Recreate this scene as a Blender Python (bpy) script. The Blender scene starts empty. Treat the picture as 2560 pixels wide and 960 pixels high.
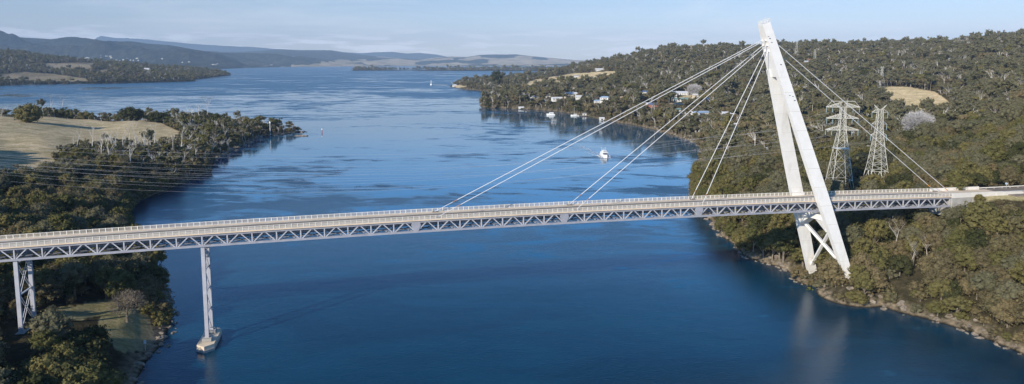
import bpy, math, random
import numpy as np
from mathutils import Vector, Matrix

random.seed(7); rng = np.random.default_rng(7)
SC = bpy.context.scene
COL = SC.collection
H = 85.5                    # drone height above the water
F = 1708.0; PCY = 340.0; HZ = 154.0
TH = math.atan((PCY-HZ)/F); S_, C_ = math.sin(TH), math.cos(TH)

def project(X, Y, Z):
    dz = Z-H; cc = Y*C_-dz*S_; v = Y*S_+dz*C_
    return 1280+F*X/cc, PCY-F*v/cc
def at_z(px, py, z):        # point of height z seen at a photo pixel
    k = (PCY-py)/F; dz = z-H
    Y = dz*(-k*S_-C_)/(S_-k*C_)
    cc = Y*C_-dz*S_
    return (px-1280)/F*cc, Y
def at_Y(px, py, Y):
    k = (PCY-py)/F
    dz = Y*(k*C_-S_)/(C_+k*S_)
    cc = Y*C_-dz*S_
    return (px-1280)/F*cc, dz+H

# ------------------------------------------------------------------ noise
def vnoise(x, y, seed=0):
    xi = np.floor(x).astype(np.int64); yi = np.floor(y).astype(np.int64)
    fx = x-xi; fy = y-yi
    fx = fx*fx*(3-2*fx); fy = fy*fy*(3-2*fy)
    def h(a, b):
        n = (a*374761393 + b*668265263 + seed*1442695041) & 0xffffffff
        n = ((n ^ (n >> 13))*1274126177) & 0xffffffff
        n = n ^ (n >> 16)
        return (n & 0xffff)/32767.5-1
    return ((h(xi, yi)*(1-fx)+h(xi+1, yi)*fx)*(1-fy)+(h(xi, yi+1)*(1-fx)+h(xi+1, yi+1)*fx)*fy)
def fbm(x, y, seed=0, octv=4):
    s = 0; a = 1.0; t = 0
    for k in range(octv):
        s = s+a*vnoise(x, y, seed+k); t += a; a *= .5; x = x*2.03+11.3; y = y*2.03+5.7
    return s/t

def seg_sd(X, Y, P):        # signed distance, positive inside polygon P
    X = np.asarray(X, float); Y = np.asarray(Y, float)
    d = np.full(X.shape, 1e12); ins = np.zeros(X.shape, bool)
    n = len(P)
    for i in range(n):
        x0, y0 = P[i]; x1, y1 = P[(i+1) % n]
        ex, ey = x1-x0, y1-y0; L = ex*ex+ey*ey
        if L < 1e-9: continue
        t = np.clip(((X-x0)*ex+(Y-y0)*ey)/L, 0, 1)
        dd = (X-x0-t*ex)**2+(Y-y0-t*ey)**2
        np.minimum(d, dd, out=d)
        c = (y0 > Y) != (y1 > Y)
        ins ^= c & (X < ex*(Y-y0)/(ey if abs(ey) > 1e-12 else 1e-12)+x0)
    d = np.sqrt(d)
    return np.where(ins, d, -d)

class RBF:
    def __init__(s, pts):   # pts: (px-like azimuth, Y, z)
        a = np.array([(p[0]-1280)/F for p in pts]); l = np.log([p[1] for p in pts]); z = np.array([p[2] for p in pts], float)
        s.a, s.l = a, l
        K = s.k(a[:, None]-a[None, :], l[:, None]-l[None, :])
        A = np.block([[K+1e-4*np.eye(len(a)), np.ones((len(a), 1))], [np.ones((1, len(a))), np.zeros((1, 1))]])
        s.w = np.linalg.solve(A, np.append(z, 0))
    def k(s, da, dl): return -np.sqrt((2.2*da)**2+dl**2+.0004)
    def __call__(s, X, Y):
        Yc = np.maximum(Y, 60); a = np.clip(X/Yc, -1.3, 1.3); l = np.log(Yc)
        r = np.full(np.shape(X), s.w[-1])
        for i in range(len(s.a)): r = r+s.w[i]*s.k(a-s.a[i], l-s.l[i])
        return r

def shore(pl): return [at_z(px, py, 0) for px, py in pl]
R_POLY = shore([(2700,952),(2560,884),(2500,862),(2440,835),(2370,812),(2300,792),(2250,782),(2200,765),(2130,748),(2095,738),(2060,720),(2010,706),(1990,690),(1940,665),(1900,655),(1855,640),(1835,612),(1800,590),(1790,560),(1762,540),(1735,500),(1730,465),(1752,440),(1755,420),(1750,395),(1756,378),(1745,360),(1700,343),(1640,325),(1580,312),(1500,300),(1470,290),(1400,280),(1340,275),(1280,272),(1230,270),(1200,267),(1197,262),(1214,254),(1228,240),(1237,231),(1195,227),(1150,222),(1124,216),(1132,212)]) \
    + [(-150,2750),(250,3300),(1200,4300),(4500,5200),(4500,-400),(330,-400),(215,60)]
L_POLY = shore([(250,1040),(330,975),(372,900),(405,860),(428,800),(430,750),(405,700),(352,650),(322,590),(318,545),(352,503),(430,470),(478,450),(530,432),(538,400),(590,374),(625,354),(635,348),(662,341),(706,336)]) \
    + [(-250,830),(-330,880),(-430,930),(-700,960),(-1300,1000),(-3000,1100),(-3000,-200),(-240,-200),(-190,60)]
A_POLY = shore([(-260,222),(0,214),(60,212),(200,210),(300,208),(420,205),(490,203),(488,199),(520,195),(540,192)]) \
    + [(-1760,4300),(-2300,5300),(-3600,6200),(-7500,6900),(-9000,2600)]
E_POLY = shore([(888,172.5),(935,173.5),(985,175.5),(1050,176.5),(1150,177),(1290,177.5),(1500,177.5)]) \
    + [(2500,6900),(-200,7000),(-700,6850),(-1500,6500)]

rbfR = RBF([(2118,238,7),(2040,262,4.5),(1900,330,12),(1850,345,9),(2000,290,12),(2300,245,10),(2400,240,16),(2400,258,25),(2480,235,20),(2560,225,18),
 (2480,262,32),(2560,270,34.5),(2560,200,6),(2200,250,9),(2200,300,19),(2230,290,19),(2300,285,24),(2100,270,11),(2120,330,16),(2200,350,17),(2095,340,16),
 (1900,420,19),(1800,430,12),(2300,330,25),(2450,330,32),(2560,330,37),(2300,420,28),(2450,430,38),(2560,450,45),(1850,550,20),(1780,600,14),
 (2000,500,24),(2200,500,27),(1760,800,18),(1830,800,24),(1690,1060,32),(1620,1060,30),(1560,1150,28),(1500,1250,26),(1430,1300,30),(1350,1400,18),
 (1280,1350,10),(1900,750,26),(2000,800,30),(2135,560,23),(2203,1150,42),(2290,950,30),(2230,1080,42),(2380,900,27),(2400,1100,56),(2500,600,44),
 (2500,900,62),(1640,1500,45),(1900,1400,47),(2020,1500,80),(1991,1750,99),(1460,2800,66),(1500,2800,78),(1560,2600,90),(1640,2300,115),(1760,2200,121),
 (1880,2200,117),(1950,2400,134),(2200,2400,136),(2400,2200,138),(2560,1700,145),(2700,1700,165),(1400,2300,30),(1330,2200,24),(1290,2000,12),
 (1250,1900,10),(1180,2450,7),(1350,2900,25),(1440,3000,50),(1500,4000,60),(2000,4000,130),(2560,3000,150),(2800,1000,90),(3000,400,60),(2800,250,45),(2700,180,15)])
rbfL = RBF([(310,215,5),(420,205,3),(200,210,7),(50,195,9),(0,170,8),(-150,150,8),(150,160,10),(300,180,5),(-400,200,12),(0,250,14),(200,260,10),
 (330,260,4),(0,330,15),(200,330,10),(300,350,5),(0,420,19),(200,430,13),(400,430,7),(0,540,22),(100,540,22),(200,560,17),(300,560,14),(450,560,7),
 (70,690,24.3),(0,760,25),(150,715,19.5),(230,735,14),(230,800,18),(110,800,21.5),(330,790,16.5),(360,740,14.5),(430,740,12),(520,800,9),(620,790,6),(680,790,3),(250,860,8),(70,860,10),(-200,700,30),(-200,450,28),
 (0,900,3),(-300,900,8),(-600,100,12),(-900,300,25)])
rbfA = RBF([(0,3000,24),(100,2950,18),(0,4000,132),(60,4000,130),(120,4000,103),(200,4000,85),(210,3700,72),(240,3600,62),(150,3300,39),(220,2700,17),
 (0,3050,28),(280,3300,39),(370,3700,46),(330,3100,29),(450,3300,15),(540,3500,6),(400,2900,12),(300,4300,60),(450,4300,30),(-200,3800,120),(0,5500,60),(300,5500,30)])

def layer(shore_pts, ridge_pts, Yr, back=1.35, seedn=0, amp=.12, lump=900.):
    sp = np.array(shore_pts, float); rp = np.array(ridge_pts, float)
    sY = np.array([at_z(p[0], p[1], 0)[1] if p[1] < 400 else p[1] for p in sp])
    Yr = np.array(Yr if hasattr(Yr, '__len__') else [Yr]*len(rp), float)
    rz = np.array([at_Y(p[0], p[1], y)[1] for p, y in zip(rp, Yr)])
    def f(X, Y):
        px = 1280+F*X/np.maximum(Y, 1)
        y0 = np.interp(px, sp[:, 0], sY); y1 = np.interp(px, rp[:, 0], Yr); z1 = np.interp(px, rp[:, 0], rz)
        z1 = z1+ .02*z1*fbm(X/300, Y/900, seedn+5)
        t = (Y-y0)/(y1-y0)
        tt = np.clip(t, 0, 1)
        up = .35*tt+.65*(tt*tt*(3-2*tt))
        n = fbm(X/lump, Y/lump, seedn)
        h = z1*up*(1+0*t)+z1*amp*2*n*np.sin(np.pi*tt)*(t < 1)
        h = np.where(t > 1, z1*(1-.5*(t-1)/(back-1)), h)
        h = np.where(t < 0, -4, np.maximum(h, 2)*np.clip(t*30, 0, 1))
        h = np.where((px < rp[0, 0]-200) | (px > rp[-1, 0]+200), -4, h)
        return h
    return f
layB = layer([(-900,7500),(540,7500),(560,172.6),(640,169.3),(740,167.4),(850,166.2),(950,165.6),(1060,164.8),(1120,165.5),(1500,165.5),(1700,165.5)],
 [(-300,82),(-100,84),(0,88),(60,93),(120,96),(150,98),(180,97.5),(225,99.5),(290,104.5),(330,103),(380,109),(430,113),(480,121),(520,128),(600,134),(680,137),(760,142),(830,147),(900,151),(1000,154),(1400,156)],
 [11000]*13+[11500,12500,13500,14500,15500,16000,17000,17500], seedn=3, amp=.34, lump=620)
layD = layer([(400,9000),(560,9500),(640,11000),(850,14500),(1100,14500),(1700,14500)],
 [(440,130),(560,131),(620,129),(660,126),(700,124),(760,125),(800,125),(830,125),(860,130),(900,136),(960,142),(1000,146),(1040,148),(1060,148),(1090,144),(1130,141),(1170,142),(1200,137),(1240,136),(1290,136),(1340,142),(1400,147),(1460,151),(1560,153),(1700,154)],
 18500, seedn=13, amp=.2, lump=1300)
layC = layer([(-900,18500),(1700,18500)],
 [(-200,100),(0,104),(60,99),(85,94),(110,98),(150,108),(220,108),(240,104),(252,94),(262,89.5),(272,91),(290,94),(340,96),(380,99),(420,103),(520,112),(640,118),(700,123),(760,126),(800,132),(870,131),(900,133),(940,131),(980,129),(1020,134),(1050,132),(1090,136),(1130,144),(1200,150),(1500,152)],
 29000, seedn=23, amp=.08, lump=2500)

def shape(sd, rb, slope, under=.5):
    return np.where(sd > 0, np.minimum(np.maximum(rb, 1.0), .2+sd*slope), np.maximum(sd*under, -5))
def height(X, Y, detail=True):
    X = np.asarray(X, float); Y = np.asarray(Y, float)
    sc = np.clip(Y/300, .5, 12)
    j = 2.2*sc*fbm(X/(14*sc), Y/(14*sc), 40, 3)
    n1 = fbm(X/38, Y/38, 51, 4)
    out = np.full(X.shape, -5.0)
    m = (X > Y*-.2-60) & (Y < 5400)
    if m.any():
        x, y = X[m], Y[m]; sd = seg_sd(x, y, R_POLY)+j[m]*.8
        h = shape(sd, rbfR(x, y)+n1[m]*np.clip(y/300, .8, 6)*np.clip(sd/20, 0, 1), .85)
        out[m] = np.maximum(out[m], h)
    m = (X < 0) & (Y < 1250)
    if m.any():
        x, y = X[m], Y[m]; sd = seg_sd(x, y, L_POLY)+j[m]*.7
        h = shape(sd, rbfL(x, y)+n1[m]*np.clip(sd/20, 0, 1)*.7, .45)
        out[m] = np.maximum(out[m], h)
    m = (X < 0) & (Y > 2000) & (Y < 7200)
    if m.any():
        x, y = X[m], Y[m]; sd = seg_sd(x, y, A_POLY)+j[m]*.6
        h = shape(sd, rbfA(x, y)+n1[m]*2, .12)
        out[m] = np.maximum(out[m], h)
    m = (Y > 5800) & (Y < 7400)
    if m.any():
        x, y = X[m], Y[m]; sd = seg_sd(x, y, E_POLY)+j[m]*.5
        out[m] = np.maximum(out[m], shape(sd+12, 4+0*x, .3))
    m = Y > 7000
    if m.any():
        x, y = X[m], Y[m]
        out[m] = np.maximum(out[m], np.maximum(np.maximum(layB(x, y), layD(x, y)), layC(x, y)))
    # made ground round the two tower feet
    for fx, fy, fz in ((from_bridge(218.9, -4.2)+(6.3,)), (from_bridge(217.7, 14.2)+(3.2,))):
        dd = np.hypot(X-fx-2, Y-fy-.5); out = np.maximum(out, fz-np.clip(dd-4.0, 0, 99)*.8-.0*dd)
    # the road past the right abutment is graded level
    t, w = to_bridge(X, Y)
    k = np.clip((t-270)/14, 0, 1)*np.clip((16-np.abs(w-5))/7, 0, 1)*(Y < 700)
    out = out*(1-k)+k*np.where(out > 5, 33.7, out)
    return out

BX, BY, BPH = -91.685, 197.423, .22568
cB, sB = math.cos(BPH), math.sin(BPH)
def to_bridge(X, Y):
    dx, dy = X-BX, Y-BY
    return dx*cB+dy*sB, -dx*sB+dy*cB
def from_bridge(t, w): return BX+t*cB-w*sB, BY+t*sB+w*cB
def zbot(t): return H-54.61+1.6536*(t/100)-.7289*(t/100)**2
def solve_tw(px, py, w):    # bridge station and height seen at a pixel, for a chosen offset w
    g = np.array([200., 30.])
    def fn(g):
        X, Y = from_bridge(g[0], w); a, b = project(X, Y, g[1]); return np.array([a-px, b-py])
    for _ in range(25):
        r = fn(g); J = np.array([(fn(g+1e-4*np.eye(2)[k])-r)/1e-4 for k in range(2)]).T
        g = g-np.linalg.solve(J, r)
    return g[0], g[1]

def hz(x, y): return float(height(np.array([x]), np.array([y]))[0])
def ground_at(px, py, lo=120, hi=30000):
    Y = np.exp(np.linspace(math.log(lo), math.log(hi), 2500))
    k = (PCY-py)/F
    dz = Y*(k*C_-S_)/(C_+k*S_); X = (px-1280)/F*(Y*C_-dz*S_)
    h = np.maximum(height(X, Y), 0)
    i = int(np.argmax(h >= dz+H))
    return float(X[i]), float(Y[i]), float(h[i])

# ------------------------------------------------------------------ materials
MAT = {}
def nodes(name):
    m = bpy.data.materials.new(name); m.use_nodes = True; nt = m.node_tree
    for n in list(nt.nodes): nt.nodes.remove(n)
    out = nt.nodes.new('ShaderNodeOutputMaterial'); MAT[name] = m
    return m, nt, out
def N(nt, typ, **kw):
    n = nt.nodes.new(typ)
    for k, v in kw.items():
        if k.startswith('i_'): n.inputs[k[2:].replace('_', ' ')].default_value = v
        else: setattr(n, k, v)
    return n
def ramp(nt, fac, stops, interp='LINEAR'):
    r = nt.nodes.new('ShaderNodeValToRGB'); r.color_ramp.interpolation = interp
    e = r.color_ramp.elements
    while len(e) > 1: e.remove(e[-1])
    e[0].position = stops[0][0]; e[0].color = (*stops[0][1], 1)
    for p, c in stops[1:]:
        x = e.new(p); x.color = (*c, 1)
    nt.links.new(fac, r.inputs[0]); return r
def mixc(nt, fac, a, b, mode='MIX'):
    n = nt.nodes.new('ShaderNodeMix'); n.data_type = 'RGBA'; n.blend_type = mode
    for sock, v in ((n.inputs[0], fac), (n.inputs[6], a), (n.inputs[7], b)):
        if hasattr(v, 'is_linked') or hasattr(v, 'links'): nt.links.new(v, sock)
        elif isinstance(v, (tuple, list)): sock.default_value = (*v, 1)
        else: sock.default_value = v
    return n.outputs[2]
def maths(nt, op, a, b=None, c=None):
    n = nt.nodes.new('ShaderNodeMath'); n.operation = op
    for i, v in enumerate((a, b, c)):
        if v is None: continue
        if hasattr(v, 'links'): nt.links.new(v, n.inputs[i])
        else: n.inputs[i].default_value = v
    return n.outputs[0]
def noise(nt, vec, scale, detail=4, rough=.55, dist=0):
    n = N(nt, 'ShaderNodeTexNoise', i_Scale=scale, i_Detail=detail, i_Roughness=rough, i_Distortion=dist)
    if vec is not None: nt.links.new(vec, n.inputs['Vector'])
    return n.outputs['Fac']
def objco(nt): return N(nt, 'ShaderNodeTexCoord').outputs['Object']
def mapped(nt, vec, scale, rot=(0, 0, 0)):
    m = N(nt, 'ShaderNodeMapping'); m.inputs['Scale'].default_value = scale; m.inputs['Rotation'].default_value = rot
    nt.links.new(vec, m.inputs['Vector']); return m.outputs[0]

def mat_simple(name, col, rough=.6, var=.15, scale=.8, metallic=0, bump=0, stain=None):
    m, nt, out = nodes(name); co = objco(nt)
    n = noise(nt, co, scale)
    a = tuple(c*(1-var) for c in col); b = tuple(min(c*(1+var), 1) for c in col)
    r = ramp(nt, n, [(.3, a), (.7, b)]); cc = r.outputs[0]
    if stain:
        n2 = noise(nt, mapped(nt, co, (1, 1, .25)), scale*.6, 5, .65)
        cc = mixc(nt, ramp(nt, n2, [(.52, (0, 0, 0)), (.72, (.8, .8, .8))]).outputs[0], cc, stain)
    bs = N(nt, 'ShaderNodeBsdfPrincipled', i_Roughness=rough, i_Metallic=metallic)
    nt.links.new(cc, bs.inputs['Base Color'])
    if bump:
        b_ = N(nt, 'ShaderNodeBump', i_Strength=bump, i_Distance=.3)
        nt.links.new(noise(nt, co, scale*4), b_.inputs['Height']); nt.links.new(b_.outputs[0], bs.inputs['Normal'])
    nt.links.new(bs.outputs[0], out.inputs[0]); return m

def mat_leaf(name, cols, trans=.18):
    m, nt, out = nodes(name)
    oi = N(nt, 'ShaderNodeObjectInfo')
    r = ramp(nt, oi.outputs['Random'], [(i/(len(cols)-1), c) for i, c in enumerate(cols)])
    n = noise(nt, objco(nt), 1.4, 5, .7)
    cc = mixc(nt, ramp(nt, n, [(.3, (.62, .62, .62)), (.7, (1.4, 1.4, 1.4))]).outputs[0], (0, 0, 0), r.outputs[0])
    v = N(nt, 'ShaderNodeMix', data_type='RGBA', blend_type='MULTIPLY'); v.inputs[0].default_value = 1
    nt.links.new(r.outputs[0], v.inputs[6]); nt.links.new(ramp(nt, n, [(.3, (.6, .62, .6)), (.7, (1.35, 1.3, 1.1))]).outputs[0], v.inputs[7])
    d = N(nt, 'ShaderNodeBsdfDiffuse'); t = N(nt, 'ShaderNodeBsdfTranslucent'); mx = N(nt, 'ShaderNodeMixShader'); mx.inputs[0].default_value = trans
    nt.links.new(v.outputs[2], d.inputs[0]); nt.links.new(v.outputs[2], t.inputs[0])
    nt.links.new(d.outputs[0], mx.inputs[1]); nt.links.new(t.outputs[0], mx.inputs[2]); nt.links.new(mx.outputs[0], out.inputs[0])
    return m

mat_leaf('leaf_olive', [(.105,.108,.045),(.150,.138,.060),(.185,.162,.072),(.125,.122,.056)])
mat_leaf('leaf_brown', [(.175,.142,.088),(.135,.116,.070),(.200,.162,.096),(.145,.132,.076)])
mat_leaf('leaf_grey', [(.150,.142,.094),(.170,.158,.104),(.130,.128,.082)])
mat_leaf('leaf_dark', [(.052,.060,.028),(.066,.070,.034),(.080,.080,.040)])
mat_leaf('leaf_yellow', [(.20,.19,.035),(.16,.16,.04)])
mat_leaf('twig_grey', [(.22,.19,.17),(.27,.24,.22),(.18,.15,.13)], .05)
mat_simple('bark', (.20,.165,.125), .9, .35, 1.5)
mat_simple('dead_wood', (.70,.65,.58), .85, .2, 1.2)
mat_simple('twig_pale', (.44,.42,.41), .9, .15, 1)
mat_simple('dead_grey', (.44,.40,.35), .9, .25, 1.2)
mat_simple('tower_paint', (.81,.79,.75), .45, .05, .3, stain=(.60,.565,.50))
mat_simple('truss_paint', (.34,.345,.385), .5, .14, .5, stain=(.28,.28,.33))
mat_simple('truss_pale', (.47,.47,.50), .5, .10, .5)
mat_simple('rail_paint', (.76,.72,.65), .55, .08, .5)
mat_simple('rail_mesh', (.58,.53,.46), .6, .12, .4)
mat_simple('cable_paint', (.72,.72,.72), .4, .05, .3)
mat_simple('sleeve_orange', (.75,.33,.04), .5, .1, 1)
mat_simple('concrete', (.40,.38,.345), .85, .2, .35, bump=.3, stain=(.24,.22,.19))
mat_simple('concrete_dark', (.16,.14,.115), .85, .25, .6, bump=.3)
mat_simple('deck_concrete', (.72,.58,.42), .85, .12, .2)
mat_simple('asphalt', (.22,.18,.14), .9, .15, .4)
mat_simple('steel_pale', (.60,.58,.51), .55, .12, .5)
mat_simple('glass_insulator', (.30,.42,.46), .3, .1, 1)
mat_simple('white_wall', (.72,.70,.65), .7, .08, .4)
mat_simple('cream_wall', (.60,.52,.38), .75, .08, .4)
mat_simple('brick_wall', (.38,.17,.11), .85, .2, 1.5)
mat_simple('timber_wall', (.30,.19,.13), .8, .2, 1)
mat_simple('roof_white', (.70,.70,.70), .5, .1, .5)
mat_simple('roof_blue', (.12,.17,.30), .5, .15, .5)
mat_simple('roof_skyblue', (.33,.44,.58), .45, .12, .5)
mat_simple('roof_grey', (.34,.34,.36), .5, .15, .5)
mat_simple('roof_green', (.22,.34,.30), .5, .12, .5)
mat_simple('roof_rust', (.40,.20,.13), .7, .2, .7)
mat_simple('roof_tan', (.50,.36,.24), .7, .15, .7)
mat_simple('window_dark', (.04,.05,.06), .15, .2, 1)
mat_simple('rock_tan', (.24,.20,.155), .9, .35, .5, bump=.6)
mat_simple('rock_grey', (.26,.235,.205), .9, .35, .5, bump=.6)
mat_simple('boat_white', (.82,.82,.80), .3, .04, .5)
mat_simple('boat_dark', (.03,.04,.07), .2, .1, .5)
mat_simple('marker_red', (.50,.06,.05), .5, .1, 1)
mat_simple('pole_wood', (.42,.38,.28), .85, .2, 1)
mat_simple('wire_metal', (.45,.45,.47), .45, .05, 1)
mat_simple('sign_blue', (.35,.45,.55), .5, .1, 1)
mat_simple('deck_orange', (.70,.25,.05), .6, .1, 1)

# ------------------------------------------------------------------ mesh helpers
class MB:
    def __init__(s): s.v = []; s.f = []
    def add(s, vs, fs):
        o = len(s.v); s.v += [tuple(p) for p in vs]; s.f += [tuple(i+o for i in f) for f in fs]; return s
    def box(s, x0, x1, y0, y1, z0, z1):
        return s.add([(x0,y0,z0),(x1,y0,z0),(x1,y1,z0),(x0,y1,z0),(x0,y0,z1),(x1,y0,z1),(x1,y1,z1),(x0,y1,z1)],
                     [(0,3,2,1),(4,5,6,7),(0,1,5,4),(1,2,6,5),(2,3,7,6),(3,0,4,7)])
    def bar(s, p, q, w, h=None, up=(0, 0, 1)):      # box section bar from p to q
        h = h or w; p = Vector(p); q = Vector(q); d = (q-p).normalized(); u = Vector(up)
        if abs(d.dot(u)) > .98: u = Vector((1, 0, 0))
        a = d.cross(u).normalized()*w/2; b = a.cross(d).normalized()*h/2
        vs = [p-a-b, p+a-b, p+a+b, p-a+b, q-a-b, q+a-b, q+a+b, q-a+b]
        return s.add(vs, [(0,1,2,3),(7,6,5,4),(0,4,5,1),(1,5,6,2),(2,6,7,3),(3,7,4,0)])
    def tube(s, pts, rad, n=6, cap=True):
        rings = []; pts = [Vector(p) for p in pts]; o = len(s.v)
        for i, p in enumerate(pts):
            d = (pts[min(i+1, len(pts)-1)]-pts[max(i-1, 0)]).normalized()
            u = Vector((0, 0, 1)) if abs(d.z) < .9 else Vector((1, 0, 0))
            a = d.cross(u).normalized(); b = a.cross(d)
            r = rad[i] if hasattr(rad, '__len__') else rad
            for k in range(n):
                t = 2*math.pi*k/n; s.v.append(tuple(p+a*(r*math.cos(t))+b*(r*math.sin(t))))
        for i in range(len(pts)-1):
            for k in range(n):
                a0 = o+i*n+k; a1 = o+i*n+(k+1) % n; s.f.append((a0, a1, a1+n, a0+n))
        if cap:
            s.f.append(tuple(o+k for k in reversed(range(n)))); s.f.append(tuple(o+(len(pts)-1)*n+k for k in range(n)))
        return s
    def prism(s, poly, axis, lo, hi):               # outline extruded along an axis
        def mk(a, b, c): return {'x': (c, a, b), 'y': (a, c, b), 'z': (a, b, c)}[axis]
        n = len(poly); vs = [mk(a, b, lo) for a, b in poly]+[mk(a, b, hi) for a, b in poly]
        return s.add(vs, [tuple(reversed(range(n))), tuple(range(n, 2*n))]+[(i, (i+1) % n, (i+1) % n+n, i+n) for i in range(n)])
    def mesh(s, name, mat, smooth=False):
        me = bpy.data.meshes.new(name); me.from_pydata(s.v, [], s.f)
        me.materials.append(MAT[mat]); me.update()
        if smooth: me.polygons.foreach_set('use_smooth', [True]*len(me.polygons))
        return me
    def build(s, name, mat, parent=None, smooth=False):
        return obj(name, s.mesh(name, mat, smooth), parent)
def obj(name, me, parent=None):
    o = bpy.data.objects.new(name, me); COL.objects.link(o)
    if parent is not None: o.parent = parent
    return o
def empty(name, loc=(0, 0, 0), rz=0):
    o = bpy.data.objects.new(name, None); COL.objects.link(o); o.location = loc; o.rotation_euler = (0, 0, rz)
    o.empty_display_size = 1; return o
def tag(o, label=None, cat=None, group=None, kind=None):
    if label: o['label'] = label
    if cat: o['category'] = cat
    if group: o['group'] = group
    if kind: o['kind'] = kind
    return o
KIDS = {}
def kids(root):
    return [o for o in root.children]
def copy_tree(o, parent=None, ch=None):
    c = o.copy(); COL.objects.link(c); c.parent = parent
    for k in list(o.children): copy_tree(k, c)
    return c

ICO_V, ICO_F = None, None
def ico():
    global ICO_V, ICO_F
    if ICO_V is None:
        import bmesh
        b = bmesh.new(); bmesh.ops.create_icosphere(b, subdivisions=2, radius=1)
        ICO_V = np.array([v.co[:] for v in b.verts]); ICO_F = [tuple(v.index for v in f.verts) for f in b.faces]; b.free()
    return ICO_V, ICO_F
# ================================================================== terrain
def build_terrain():
    a = np.concatenate([np.linspace(-1.9, -.82, 60, endpoint=False), np.linspace(-.82, .82, 760), np.linspace(.84, 1.9, 59)])
    Y = np.exp(np.linspace(math.log(45), math.log(46000), 660))
    A, YY = np.meshgrid(a, Y); XX = A*YY
    Z = height(XX, YY)
    ny, nx = Z.shape
    me = bpy.data.meshes.new('ground')
    V = np.stack([XX, YY, Z], -1).reshape(-1, 3).astype(np.float32)
    me.vertices.add(len(V)); me.vertices.foreach_set('co', V.ravel())
    i = np.arange(ny*nx).reshape(ny, nx)
    q = np.stack([i[:-1, :-1], i[:-1, 1:], i[1:, 1:], i[1:, :-1]], -1).reshape(-1, 4)
    me.loops.add(q.size); me.loops.foreach_set('vertex_index', q.ravel().astype(np.int32))
    me.polygons.add(len(q)); me.polygons.foreach_set('loop_start', (np.arange(len(q))*4).astype(np.int32))
    me.update(calc_edges=True)
    me.polygons.foreach_set('use_smooth', np.ones(len(q), bool))
    # land cover: R pasture, G bare rock near shores, B far bush
    x, y, z = XX.ravel(), YY.ravel(), Z.ravel()
    fld = field_mask(x, y, z)
    g = fld.reshape(Z.shape)
    for _ in range(2):
        g[1:-1, 1:-1] = (g[1:-1, 1:-1]*2+g[:-2, 1:-1]+g[2:, 1:-1]+g[1:-1, :-2]+g[1:-1, 2:])/6
    fld = g.ravel()
    rock = np.clip(1.35-(z)/np.where(y < 900, 2.3, 1.2), 0, 1)*(z > -3)*(y < 6900)
    far = np.clip((y-2200)/600, 0, 1)
    c = np.stack([fld, rock, far, np.ones_like(far)], -1).astype(np.float32)
    ca = me.color_attributes.new('cover', 'FLOAT_COLOR', 'POINT'); ca.data.foreach_set('color', c.ravel())
    me.materials.append(MAT['land']); o = obj('ground', me); tag(o, kind='structure')
    return o

FIELD_PX = [  # photo outlines of the open ground on each piece of land, with the range of distances they lie in
 ([(-60,292),(60,292),(200,294),(330,299),(400,306),(455,332),(452,352),(395,352),(350,362),(300,362),(230,362),(190,372),(150,378),(130,396),(150,410),(130,424),(80,432),(-60,438)], 400, 900),
 ([(-20,186),(60,180),(130,184),(215,196),(225,203),(130,203),(-20,196)], 2500, 3400),
 ([(112,158),(235,155),(238,163),(225,176),(150,172),(112,166)], 3300, 4200),
 ([(232,176),(270,172),(285,182),(240,182)], 2900, 3900),
 ([(352,172),(388,174),(375,186),(356,184)], 2900, 4400),
 ([(1305,211),(1340,198),(1420,185),(1470,181),(1545,178),(1558,188),(1490,195),(1440,207),(1400,208),(1360,207),(1330,217)], 1500, 3100),
 ([(1245,212),(1275,211),(1275,216),(1245,217)], 1500, 2600),
 ([(2200,216),(2265,217),(2340,230),(2382,262),(2368,280),(2285,284),(2262,268),(2222,244)], 780, 1300),
 ([(2180,524),(2250,520),(2262,548),(2190,552)], 262, 330),
 ([(258,795),(345,772),(388,798),(388,848),(335,874),(284,874),(246,835)], 180, 241),
 ([(130,770),(290,745),(300,778),(200,802),(140,795)], 180, 251),
 ([(2400,490),(2700,480),(2700,500),(2420,505)], 250, 300),
 ([(1690,245),(1730,235),(1740,252),(1700,256)], 800, 1300),
 ([(1130,212),(1160,214),(1180,222),(1140,219)], 2200, 2700),
 ([(2370,332),(2415,338),(2410,352),(2370,345)], 400, 900),
]
def in_poly(px, py, P):
    ins = np.zeros(px.shape, bool); n = len(P)
    for i in range(n):
        x0, y0 = P[i]; x1, y1 = P[(i+1) % n]
        c = (y0 > py) != (y1 > py)
        ins ^= c & (px < (x1-x0)*(py-y0)/((y1-y0) or 1e-9)+x0)
    return ins
def field_mask(x, y, z, small=False):
    px, py = project(x, y, z); r = np.zeros(x.shape)
    wob = fbm(x/30, y/30, 77, 3)
    for P, lo, hi in FIELD_PX:
        if small and 250 < lo < 300: continue
        m = (y > lo*(.85 if small else 1)) & (y < hi)
        if m.any():
            w = np.clip(1500/y[m], .6, 8)
            r[m] = np.maximum(r[m], in_poly(px[m]+wob[m]*3*w, py[m]+wob[m]*1.2*w, P))
    if small: return r
    # far hill pastures
    n = fbm(x/900, y/1600, 91, 4); n2 = fbm(x/350, y/900, 95, 3)
    m = (y > 9000) & (y < 20000) & (px > 700)
    k = np.clip((px-650)/500, 0, 1)
    r = np.where(m & (n+n2*.35 > .28-.42*k) & (z < 240), 1, r)
    m = (y > 7000) & (y < 12000) & (px < 760) & (n+n2*.5 > .5)
    r = np.where(m & (z < 130), .6, r)
    return r

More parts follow.
